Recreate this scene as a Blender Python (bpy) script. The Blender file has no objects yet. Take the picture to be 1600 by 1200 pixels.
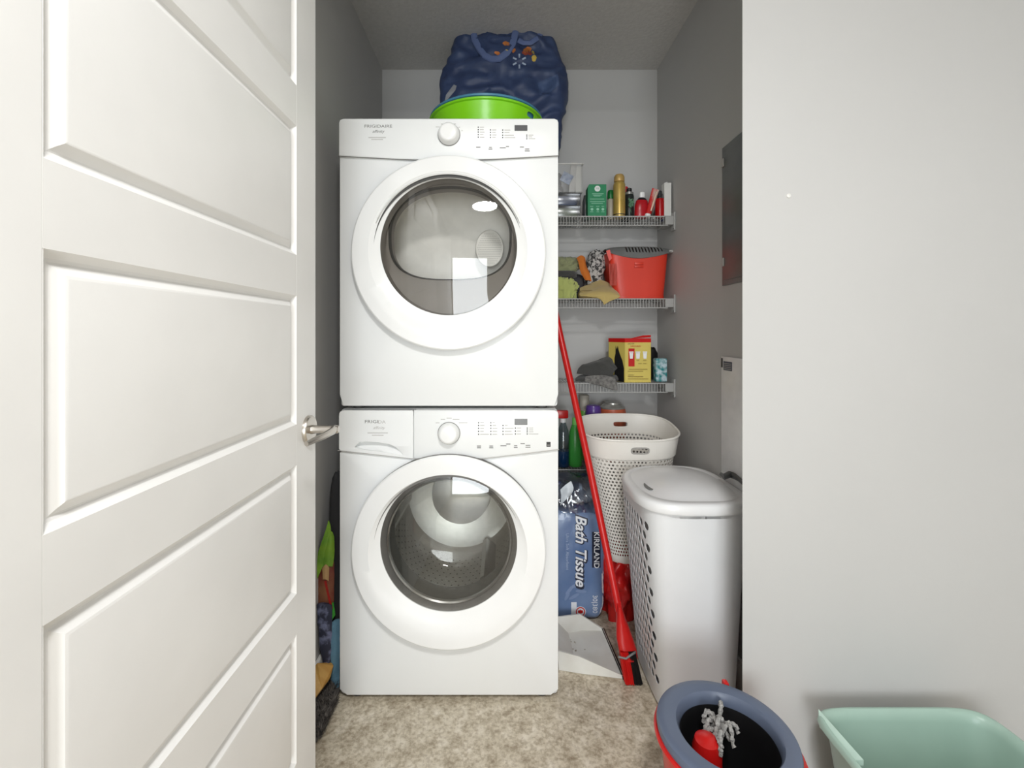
import bpy, bmesh, math, random
from mathutils import Vector, Matrix, noise
from mathutils.bvhtree import BVHTree
random.seed(7)
S = bpy.context.scene
COL = S.collection
# ------------------------------------------------------------------ camera, world, lights
EYE = 1.144; F = 711.0; VX = 785.0; VY = 522.0
cam = bpy.data.objects.new('camera', bpy.data.cameras.new('camera')); COL.objects.link(cam)
cam.location = (0, 0, EYE); cam.rotation_euler = (math.pi/2, 0, 0)
cam.data.sensor_width = 36; cam.data.lens = F/1600*36
cam.data.shift_x = 15/1600; cam.data.shift_y = -78/1600
cam.data.clip_start = 0.02
S.camera = cam
W = bpy.data.worlds.new('world'); S.world = W; W.use_nodes = True
W.node_tree.nodes['Background'].inputs[0].default_value = (0.8, 0.85, 1, 1)
W.node_tree.nodes['Background'].inputs[1].default_value = 0.3
S.view_settings.view_transform = 'Standard'; S.view_settings.look = 'None'
S.view_settings.gamma = 1; S.view_settings.use_curve_mapping = False
S.view_settings.exposure = 0.16
def area(name, loc, target, sx, sy, power, col=(1, 1, 1)):
    l = bpy.data.lights.new(name, 'AREA'); l.shape = 'RECTANGLE'; l.size = sx; l.size_y = sy; l.shape = 'DISK' if sx == sy else 'RECTANGLE'
    l.energy = power; l.color = col
    o = bpy.data.objects.new(name, l); COL.objects.link(o); o.location = loc
    o.rotation_euler = (Vector(target)-Vector(loc)).to_track_quat('-Z', 'Y').to_euler()
    return o
area('ceiling_light_glow', (0.15, -0.40, 2.385), (0.15, -0.399, 0), 0.36, 0.36, 32, (0.985, 0.985, 0.985))
area('window_daylight', (-0.02, -2.95, .98), (-0.02, 0, .98), 1.05, 1.8, 62, (0.92, 0.97, 1.0))

# ------------------------------------------------------------------ helpers
def P(px, py, d): return Vector(((px-VX)/F*d, d, EYE-(py-VY)/F*d))
def lin(c):
    out = []
    for v in c:
        v /= 255.0
        out.append(v/12.92 if v <= 0.04045 else ((v+0.055)/1.055)**2.4)
    return tuple(out)
MATS = {}
def mat(name, rgb, rough=0.5, metal=0.0, rgb2=None, scale=20, bump=0.0, bscale=None, spec=0.5, stretch=None, coat=0, contrast=(0.35, 0.65), sheen=0, alpha=1):
    if name in MATS: return MATS[name]
    m = bpy.data.materials.new(name); m.use_nodes = True; nt = m.node_tree; b = nt.nodes['Principled BSDF']
    b.inputs['Base Color'].default_value = lin(rgb)+(1,)
    b.inputs['Roughness'].default_value = rough; b.inputs['Metallic'].default_value = metal
    b.inputs['Specular IOR Level'].default_value = spec
    b.inputs['Coat Weight'].default_value = coat
    b.inputs['Sheen Weight'].default_value = sheen
    b.inputs['Alpha'].default_value = alpha
    tc = nt.nodes.new('ShaderNodeTexCoord'); src = tc.outputs['Object']
    if stretch:
        mp = nt.nodes.new('ShaderNodeMapping'); mp.inputs['Scale'].default_value = stretch
        nt.links.new(src, mp.inputs[0]); src = mp.outputs[0]
    n = nt.nodes.new('ShaderNodeTexNoise'); n.inputs['Scale'].default_value = scale; n.inputs['Detail'].default_value = 6
    nt.links.new(src, n.inputs['Vector'])
    if rgb2 is None: rgb2 = tuple(min(255, c*1.03+1) for c in rgb)
    r = nt.nodes.new('ShaderNodeValToRGB')
    r.color_ramp.elements[0].position = contrast[0]; r.color_ramp.elements[1].position = contrast[1]
    r.color_ramp.elements[0].color = lin(rgb)+(1,); r.color_ramp.elements[1].color = lin(rgb2)+(1,)
    nt.links.new(n.outputs['Fac'], r.inputs[0]); nt.links.new(r.outputs[0], b.inputs['Base Color'])
    if bump:
        n2 = nt.nodes.new('ShaderNodeTexNoise'); n2.inputs['Scale'].default_value = bscale or scale*3; n2.inputs['Detail'].default_value = 4
        nt.links.new(src, n2.inputs['Vector'])
        bp = nt.nodes.new('ShaderNodeBump'); bp.inputs['Strength'].default_value = bump; bp.inputs['Distance'].default_value = 0.002
        nt.links.new(n2.outputs['Fac'], bp.inputs['Height']); nt.links.new(bp.outputs[0], b.inputs['Normal'])
    MATS[name] = m; return m
def glassy(name, tint, refl=0.1, rough=0.02, ior=1.5, boost=0.0):
    """thin tinted pane: tinted transparency with a Fresnel reflection on top"""
    if name in MATS: return MATS[name]
    m = bpy.data.materials.new(name); m.use_nodes = True; nt = m.node_tree; nt.nodes.clear()
    out = nt.nodes.new('ShaderNodeOutputMaterial'); t = nt.nodes.new('ShaderNodeBsdfTransparent'); g = nt.nodes.new('ShaderNodeBsdfGlossy')
    t.inputs[0].default_value = lin(tint)+(1,); g.inputs['Roughness'].default_value = rough
    fr = nt.nodes.new('ShaderNodeFresnel'); ge = nt.nodes.new('ShaderNodeNewGeometry'); ma = nt.nodes.new('ShaderNodeMath'); ma.operation = 'MULTIPLY_ADD'
    ma.inputs[1].default_value = 1/ior-ior; ma.inputs[2].default_value = ior; nt.links.new(ge.outputs['Backfacing'], ma.inputs[0]); nt.links.new(ma.outputs[0], fr.inputs[0])
    ad = nt.nodes.new('ShaderNodeMath'); ad.operation = 'ADD'; ad.use_clamp = True; ad.inputs[1].default_value = boost
    nt.links.new(fr.outputs[0], ad.inputs[0])
    mx = nt.nodes.new('ShaderNodeMixShader')
    nt.links.new(ad.outputs[0], mx.inputs[0]); nt.links.new(t.outputs[0], mx.inputs[1]); nt.links.new(g.outputs[0], mx.inputs[2])
    nt.links.new(mx.outputs[0], out.inputs[0]); MATS[name] = m; return m

def empty(name, loc, label=None, cat=None, group=None, kind=None):
    o = bpy.data.objects.new(name, None); COL.objects.link(o); o.location = loc; o.empty_display_size = 0.05
    tag(o, label, cat, group, kind); return o
def tag(o, label=None, cat=None, group=None, kind=None):
    if label: o['label'] = label
    if cat: o['category'] = cat
    if group: o['group'] = group
    if kind: o['kind'] = kind
    return o
def wpos(o):
    v = Vector(o.location)
    while o.parent: o = o.parent; v += Vector(o.location)
    return v

class MB:
    def __init__(s): s.bm = bmesh.new()
    def box(s, a, b, bev=0, seg=2, rot=None):
        a, b = Vector(a), Vector(b); c = (a+b)/2; d = b-a
        t = bmesh.new(); bmesh.ops.create_cube(t, size=1)
        bmesh.ops.scale(t, vec=[abs(v) for v in d], verts=t.verts)
        if bev: bmesh.ops.bevel(t, geom=t.edges[:], offset=bev, segments=seg, affect='EDGES', profile=0.5)
        if rot is not None: bmesh.ops.transform(t, matrix=rot, verts=t.verts)
        bmesh.ops.translate(t, vec=c, verts=t.verts); s.merge(t); return s
    def merge(s, t):
        me = bpy.data.meshes.new('tmp'); t.to_mesh(me); t.free(); s.bm.from_mesh(me); bpy.data.meshes.remove(me)
    def loft(s, rings, close=True, cap0=True, cap1=True):
        vs = [[s.bm.verts.new(p) for p in r] for r in rings]; n = len(rings[0])
        for i in range(len(vs)-1):
            for j in range(n if close else n-1):
                k = (j+1) % n
                s.bm.faces.new((vs[i][j], vs[i][k], vs[i+1][k], vs[i+1][j]))
        if close and cap0: s.bm.faces.new(vs[0][::-1])
        if close and cap1: s.bm.faces.new(vs[-1])
        return s
    def lathe(s, prof, c=(0, 0, 0), ax=(0, 0, 1), n=32, cap0=True, cap1=True):
        """prof = [(radius, height)]"""
        q = Vector(ax).normalized().to_track_quat('Z', 'Y'); c = Vector(c); rings = []
        for r, h in prof:
            r = max(r, 1e-4)
            rings.append([c+q @ Vector((r*math.cos(2*math.pi*k/n), r*math.sin(2*math.pi*k/n), h)) for k in range(n)])
        return s.loft(rings, True, cap0, cap1)
    def tube(s, pts, r, n=8, cap=True):
        pts = [Vector(p) for p in pts]; rs = r if isinstance(r, (list, tuple)) else [r]*len(pts)
        up = Vector((0, 0, 1)); rings = []
        t0 = (pts[1]-pts[0]).normalized()
        if abs(t0.dot(up)) > 0.9: up = Vector((0, 1, 0))
        nrm = t0.cross(up).normalized()
        for i, p in enumerate(pts):
            t = (pts[min(i+1, len(pts)-1)]-pts[max(i-1, 0)]).normalized()
            nrm = (nrm-t*nrm.dot(t)).normalized(); bn = t.cross(nrm)
            rings.append([p+(nrm*math.cos(2*math.pi*k/n)+bn*math.sin(2*math.pi*k/n))*rs[i] for k in range(n)])
        return s.loft(rings, True, cap, cap)
    def prism(s, pts, vec):
        """polygon (3D points) extruded by vec"""
        vec = Vector(vec); a = [Vector(p) for p in pts]
        return s.loft([a, [p+vec for p in a]])
    def grid(s, f, nu, nv, close=False):
        g = [[s.bm.verts.new(f(i/(nu if close else nu-1), j/(nv-1))) for i in range(nu)] for j in range(nv)]
        for j in range(nv-1):
            for i in range(nu if close else nu-1):
                k = (i+1) % nu
                s.bm.faces.new((g[j][i], g[j][k], g[j+1][k], g[j+1][i]))
        return s
    def solid(s, t):
        bmesh.ops.recalc_face_normals(s.bm, faces=s.bm.faces[:])
        bmesh.ops.solidify(s.bm, geom=s.bm.faces[:], thickness=t); return s
    def weld(s, d=1e-5): bmesh.ops.remove_doubles(s.bm, verts=s.bm.verts[:], dist=d); return s
    def rot(s, m, about):
        about = Vector(about)
        bmesh.ops.transform(s.bm, matrix=Matrix.Translation(about) @ m.to_4x4() @ Matrix.Translation(-about), verts=s.bm.verts[:]); return s
    def build(s, name, m, parent=None, smooth=40, label=None, cat=None, group=None, kind=None, origin=None, sub=0, recalc=True):
        if recalc: bmesh.ops.recalc_face_normals(s.bm, faces=s.bm.faces[:])
        if parent is not None: off = wpos(parent)
        elif origin is not None: off = Vector(origin)
        else:
            xs = [v.co for v in s.bm.verts]
            off = Vector(((min(v.x for v in xs)+max(v.x for v in xs))/2, (min(v.y for v in xs)+max(v.y for v in xs))/2, min(v.z for v in xs)))
        for v in s.bm.verts: v.co -= off
        me = bpy.data.meshes.new(name); s.bm.to_mesh(me); s.bm.free()
        if smooth:
            me.polygons.foreach_set('use_smooth', [True]*len(me.polygons)); me.set_sharp_from_angle(angle=math.radians(smooth))
        o = bpy.data.objects.new(name, me); COL.objects.link(o); me.materials.append(m)
        if parent is not None: o.parent = parent
        else: o.location = off
        if sub:
            md = o.modifiers.new('sub', 'SUBSURF'); md.levels = sub; md.render_levels = sub
        return tag(o, label, cat, group, kind)
def part(name, fn, m, parent, **k):
    b = MB(); fn(b); return b.build(name, m, parent, **k)

def perf(mb, f, nu, nv, hole, m=2, stagger=True, full=True, u0=0.0, u1=1.0):
    """surface f(u,v) made of cells; hole(i,j) -> None or (rx, ry, power) of the opening"""
    base = []
    for k in range(m): base.append((-1+2*k/m, -1))
    for k in range(m): base.append((1, -1+2*k/m))
    for k in range(m): base.append((1-2*k/m, 1))
    for k in range(m): base.append((-1, 1-2*k/m))
    for j in range(nv):
        off = 0.5 if (stagger and j % 2) else 0.0
        for i in range(nu):
            def pt(q):
                u = u0+(u1-u0)*((i+0.5+off+0.5*q[0])/nu); v = (j+0.5+0.5*q[1])/nv
                return f(u, v)
            h = hole((i+off+0.5)/nu, (j+0.5)/nv)
            outer = [mb.bm.verts.new(pt(q)) for q in base]
            if h is None:
                if m == 2:
                    c = mb.bm.verts.new(pt((0, 0)))
                    for k in range(8): mb.bm.faces.new((outer[k], outer[(k+1) % 8], c))
                else:
                    inner = [mb.bm.verts.new(pt((q[0]*.5, q[1]*.5))) for q in base]
                    for k in range(4*m):
                        l = (k+1) % (4*m); mb.bm.faces.new((outer[k], outer[l], inner[l], inner[k]))
                    mb.bm.faces.new(inner)
            else:
                rx, ry, pw = h; inner = []
                for q in base:
                    a = math.atan2(q[1], q[0]); ca, sa = math.cos(a), math.sin(a)
                    r = (abs(ca)**pw+abs(sa)**pw)**(-1/pw)
                    inner.append(mb.bm.verts.new(pt((rx*r*ca, ry*r*sa))))
                for k in range(4*m):
                    l = (k+1) % (4*m); mb.bm.faces.new((outer[k], outer[l], inner[l], inner[k]))
    mb.weld(1e-4)
    return mb
def sup(cx, cy, hx, hy, pw, n, z, ph=0):
    out = []
    for k in range(n):
        a = 2*math.pi*k/n+ph; ca, sa = math.cos(a), math.sin(a); r = (abs(ca)**pw+abs(sa)**pw)**(-1/pw)
        out.append(Vector((cx+hx*r*ca, cy+hy*r*sa, z)))
    return out
def bvh_of(o):
    """BVH of an object in world space (no rotation used)"""
    bm = bmesh.new(); bm.from_mesh(o.data); off = wpos(o)
    for v in bm.verts: v.co += off
    t = BVHTree.FromBMesh(bm); bm.free(); return t
def onto(tree, v, off=0.0012, fallback=None):
    e = Vector((0, 0, EYE)); dr = (v-e).normalized(); hit = tree.ray_cast(e, dr)
    p = hit[0] if hit[0] is not None else tree.find_nearest(v)[0]
    return p-dr*off
def text_bm(txt, size, extrude=0.0, italic=0, bold=0.0):
    cu = bpy.data.curves.new('t', 'FONT'); cu.body = txt; cu.size = size; cu.align_x = 'CENTER'; cu.align_y = 'CENTER'
    cu.extrude = extrude; cu.shear = italic; cu.offset = bold; cu.resolution_u = 3
    o = bpy.data.objects.new('t', cu); COL.objects.link(o)
    dg = bpy.context.evaluated_depsgraph_get(); me = bpy.data.meshes.new_from_object(o.evaluated_get(dg))
    bpy.data.objects.remove(o); bm = bmesh.new(); bm.from_mesh(me); bpy.data.meshes.remove(me); return bm
def letter(name, txt, c, size, m, parent, deg=0, tree=None, italic=0, wide=1.0, yaw=0, extr=0.0, bold=0.0, label=None, off=0.0012):
    """flat print facing the -Y side, centred at c"""
    bm = text_bm(txt, size, extr, italic, bold)
    M = Matrix.Rotation(math.radians(yaw), 4, 'Z') @ Matrix.Rotation(math.pi/2, 4, 'X') @ Matrix.Rotation(math.radians(deg), 4, 'Z') @ Matrix.Diagonal((wide, 1, 1, 1))
    bmesh.ops.transform(bm, matrix=Matrix.Translation(Vector(c)) @ M, verts=bm.verts[:])
    if tree is not None:
        for v in bm.verts: v.co = onto(tree, v.co, off, c[1])
    mb = MB(); mb.bm.free(); mb.bm = bm
    return mb.build(name, m, parent, smooth=0, recalc=False, label=label)
def decal(name, poly, m, parent, tree, off=0.0008, dense=0.006, label=None):
    """flat printed patch laid on a surface: poly in (x,z) world"""
    mb = MB(); vs = [mb.bm.verts.new((x, 2.02 if tree is bt else 1.80, z)) for x, z in poly]; mb.bm.faces.new(vs)
    bmesh.ops.triangulate(mb.bm, faces=mb.bm.faces[:])
    for _ in range(6):
        le = [e for e in mb.bm.edges if e.calc_length() > dense]
        if not le: break
        bmesh.ops.subdivide_edges(mb.bm, edges=le, cuts=1)
        bmesh.ops.triangulate(mb.bm, faces=mb.bm.faces[:])
    cy = sum(1 for _ in mb.bm.verts)
    for v in mb.bm.verts: v.co = onto(tree, v.co, off)
    return mb.build(name, m, parent, smooth=60, recalc=False, label=label)
def pxz(pts, d): return [((x-VX)/F*d, EYE-(y-VY)/F*d) for x, y in pts]

# ------------------------------------------------------------------ materials
M_wall = mat('wall_paint', (190, 189, 187), 0.55, scale=1.5, rgb2=(193, 192, 190), bump=0.06, bscale=220)
M_wallF = M_wall
M_ceil = mat('ceiling_stipple', (196, 194, 191), 0.9, scale=60, bump=1.0, bscale=70)
M_door = mat('door_white_paint', (240, 239, 236), 0.42, scale=3, bump=0.04, bscale=300)
M_trim = mat('trim_white', (235, 233, 228), 0.4)
M_app = mat('appliance_white', (240, 241, 240), 0.3, scale=2, rgb2=(238, 239, 237))
M_app2 = mat('appliance_gloss', (240, 240, 238), 0.16, scale=2)
M_rubber = mat('dark_rubber', (70, 69, 67), 0.6)
M_gask = mat('gasket_grey', (112, 110, 107), 0.45, scale=5)
M_nickel = mat('brushed_nickel', (196, 190, 182), 0.28, 1.0, scale=200, stretch=(1, 1, 30))
M_steel = mat('drum_steel', (205, 203, 200), 0.32, 1.0, scale=40, stretch=(1, 8, 1))
M_print = mat('grey_print', (120, 118, 115), 0.6)
M_printD = mat('dark_print', (45, 44, 44), 0.5)
M_printL = mat('pale_print', (185, 182, 178), 0.6)
M_black = mat('black_plastic', (24, 24, 25), 0.4)
M_wire = mat('shelf_wire', (176, 176, 174), 0.4, scale=30)
M_white = mat('white_plastic', (236, 236, 236), 0.35, scale=4)
M_offw = mat('off_white_plastic', (222, 220, 215), 0.4, scale=4)
M_red = mat('red_plastic', (196, 22, 22), 0.3, scale=6, rgb2=(205, 30, 26))
M_redB = mat('red_orange_plastic', (214, 58, 38), 0.42, scale=6)
M_grey = mat('grey_plastic', (120, 121, 120), 0.45, scale=10)
M_clear = glassy('clear_film', (250, 251, 252), boost=0.05, rough=0.2)
M_clear2 = glassy('clear_bottle', (205, 215, 218), boost=0.06, rough=0.05)

# ------------------------------------------------------------------ setting
XL, XR, YB, ZC = -0.589, 0.759, 2.23, 2.44
def struct(name, fn, m, **k):
    b = MB(); fn(b); return b.build(name, m, None, kind='structure', **k)
def floor_mat():
    m = bpy.data.materials.new('stone_vinyl'); m.use_nodes = True; nt = m.node_tree; b = nt.nodes['Principled BSDF']
    tc = nt.nodes.new('ShaderNodeTexCoord')
    n1 = nt.nodes.new('ShaderNodeTexNoise'); n1.inputs['Scale'].default_value = 30; n1.inputs['Detail'].default_value = 10; n1.inputs['Roughness'].default_value = 0.65
    n2 = nt.nodes.new('ShaderNodeTexNoise'); n2.inputs['Scale'].default_value = 110; n2.inputs['Detail'].default_value = 8
    r1 = nt.nodes.new('ShaderNodeValToRGB'); e = r1.color_ramp.elements
    e[0].position = .34; e[0].color = lin((166, 152, 130))+(1,); e[1].position = .68; e[1].color = lin((228, 219, 202))+(1,)
    k = e.new(.5); k.color = lin((206, 195, 174))+(1,)
    mx = nt.nodes.new('ShaderNodeMix'); mx.data_type = 'RGBA'; mx.blend_type = 'MULTIPLY'; mx.inputs[0].default_value = .6
    r2 = nt.nodes.new('ShaderNodeValToRGB'); r2.color_ramp.elements[0].position = .38; r2.color_ramp.elements[1].position = .55
    r2.color_ramp.elements[0].color = (.55, .5, .44, 1); r2.color_ramp.elements[1].color = (1, 1, 1, 1)
    nt.links.new(tc.outputs['Object'], n1.inputs[0]); nt.links.new(tc.outputs['Object'], n2.inputs[0])
    nt.links.new(n1.outputs[0], r1.inputs[0]); nt.links.new(n2.outputs[0], r2.inputs[0])
    nt.links.new(r1.outputs[0], mx.inputs[6]); nt.links.new(r2.outputs[0], mx.inputs[7]); nt.links.new(mx.outputs[2], b.inputs['Base Color'])
    b.inputs['Roughness'].default_value = .38; return m
struct('floor', lambda b: b.box((-0.7, -3.1, -.05), (2.1, 2.33, 0)), floor_mat(), smooth=0)
struct('ceiling', lambda b: b.box((-0.7, -3.1, ZC), (2.1, 2.33, ZC+.05)), M_ceil, smooth=0)
struct('wall_back', lambda b: b.box((-0.7, YB, 0), (0.85, YB+.1, ZC)), M_wall, smooth=0)
struct('wall_left', lambda b: b.box((XL-.1, -3.0, 0), (XL, YB, ZC)), M_wall, smooth=0)
struct('wall_right', lambda b: b.box((XR, 1.25, 0), (XR+.1, YB, ZC)), M_wall, smooth=0)
def wf(b):   # partition at the closet opening, its end splayed a little
    y0, y1 = 1.15, 1.25; k = 375/F
    b.loft([[Vector((y0*k, y0, 0)), Vector((2.0, y0, 0)), Vector((2.0, y1, 0)), Vector((y1*k+.002, y1, 0))],
            [Vector((y0*k, y0, ZC)), Vector((2.0, y0, ZC)), Vector((2.0, y1, ZC)), Vector((y1*k+.002, y1, ZC))]])
struct('wall_front', wf, M_wallF, smooth=0)
struct('added_shade_header', lambda b: b.box((XL, 1.15, 2.30), (1.15*375/F, 1.25, ZC)), M_wallF, smooth=0)  # unseen header, added to keep light off the closet ceiling and upper walls
struct('wall_hall_right', lambda b: b.box((1.9, -3.0, 0), (2.0, 1.15, ZC)), M_wallF, smooth=0)
def wh(b):
    b.box((-0.7, -3.1, 0), (-0.58, -3, ZC)); b.box((.55, -3.1, 0), (2.0, -3, ZC))
    b.box((-0.58, -3.1, 0), (.55, -3, .02)); b.box((-0.58, -3.1, 1.95), (.55, -3, ZC))
struct('wall_hall_end', wh, M_wallF, smooth=0)
def wn(b):
    for a, c in (((-0.585, .02), (-0.54, 1.95)), ((.505, .02), (.55, 1.95)), ((-0.54, .02), (.505, .07)), ((-0.54, 1.90), (.505, 1.95))):
        b.box((a[0], -3.08, a[1]), (c[0], -2.98, c[1]), .004)
struct('window_1', wn, M_trim)
struct('baseboard_left', lambda b: b.box((XL, 1.26, 0), (XL+.012, YB, .115), .004), M_trim)
struct('baseboard_back', lambda b: b.box((XL+.012, YB-.012, 0), (XR-.012, YB, .115), .004), M_trim)
struct('baseboard_right', lambda b: b.box((XR-.012, 1.26, 0), (XR, YB, .115), .004), M_trim)
struct('trim_1', lambda b: b.box((XL, .21, 0), (-.433, .325, 2.06), .004), M_trim)
# flush ceiling lamp in the hall behind the camera
lamp = empty('ceiling_lamp', (.15, -.40, 2.44), 'flush square white ceiling lamp in the hall behind the viewpoint', 'lamp')
part('base', lambda b: b.box((-.05, -.60, 2.395), (.35, -.20, 2.44), .01), M_white, lamp)

# ------------------------------------------------------------------ door
DX = -.433
door = empty('door_1', (DX, .331, 0.012), kind='structure', label='white moulded five-panel door standing open at the left')
dt = .035; y0, y1 = .331, 1.055; sw = .098; zt = 2.03; zb = .014
for a, c in ((y0, y0+sw), (y1-sw, y1)):
    part('stile', lambda b: b.box((DX-dt, a, zb), (DX, c, zt), .0012, 1), M_door, door)
pb = [.2415+.3563*k for k in range(5)]; ph_ = .271
edges = [zb]+[v for p in pb for v in (p, p+ph_)]+[zt]
for k in range(0, len(edges), 2):
    part('rail', lambda b: b.box((DX-dt, y0+sw-.0005, edges[k]), (DX-.00005, y1-sw+.0005, edges[k+1])), M_door, door, smooth=0)
for z0 in pb:
    def pf(b):
        ya, yb, za, zb2 = y0+sw, y1-sw, z0, z0+ph_
        prof = [(0, -.0), (.003, -.0035), (.0075, -.0075), (.011, -.009), (.013, -.0085), (.018, -.0055), (.023, -.0015), (.0255, -.0008), (.027, -.0006)]
        rings = [[Vector((DX+d, ya+i, za+i)), Vector((DX+d, yb-i, za+i)), Vector((DX+d, yb-i, zb2-i)), Vector((DX+d, ya+i, zb2-i))] for i, d in prof]
        rings = [[Vector((DX-dt, v.y, v.z)) for v in rings[0]]]+rings
        b.loft(rings)
    part('panel', pf, M_door, door, smooth=12)
hz, hy = .932, 1.012
hd = part('handle_rose', lambda b: b.lathe([(.031, 0), (.031, .006), (.029, .009), (.012, .010)], (DX, hy, hz), (1, 0, 0), 40), M_nickel, door, label='brushed nickel round rose')
part('lever', lambda b: (b.lathe([(.0105, .008), (.0088, .02), (.0088, .052), (.0092, .06), (.0088, .067), (.007, .069)], (DX, hy, hz), (1, 0, 0), 24),
     b.tube([(DX+.058, hy+.004, hz+.001), (DX+.062, hy-.02, hz), (DX+.060, hy-.06, hz-.001), (DX+.053, hy-.10, hz-.002), (DX+.048, hy-.118, hz-.004)], [.0085, .008, .0068, .006, .005], 14)), M_nickel, hd, label='nickel lever handle')
part('latch_plate', lambda b: b.box((DX-.028, y1-.001, hz-.03), (DX-.007, y1+.0012, hz+.03), .001, 1), M_nickel, door)

# ------------------------------------------------------------------ washer and dryer
YF = 1.415          # console plane
YP = 1.423          # front panel plane
YD = 1.393          # door face
AX0, AX1 = P(529, 0, YF).x, P(873, 0, YF).x
def raypoly(c, poly, n):
    out = []
    for k in range(n):
        a = 2*math.pi*k/n; d = Vector((math.cos(a), math.sin(a))); best = 0
        for i in range(len(poly)):
            p, q = Vector(poly[i])-Vector(c), Vector(poly[(i+1) % len(poly)])-Vector(c)
            e = q-p; den = d.x*e.y-d.y*e.x
            if abs(den) < 1e-12: continue
            t = (p.x*e.y-p.y*e.x)/den; s = (p.x*d.y-p.y*d.x)/den
            if t > 0 and -1e-9 <= s <= 1+1e-9: best = max(best, t)
        out.append(Vector((c[0]+d.x*best, c[1]+d.y*best)))
    return out
def rrect(x0, x1, z0, z1, r, n=6):
    out = []
    for cx, cz, a0 in ((x1-r, z1-r, 0), (x0+r, z1-r, 90), (x0+r, z0+r, 180), (x1-r, z0+r, 270)):
        for k in range(n+1):
            a = math.radians(a0+90*k/n); out.append((cx+r*math.cos(a), cz+r*math.sin(a)))
    return out
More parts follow.
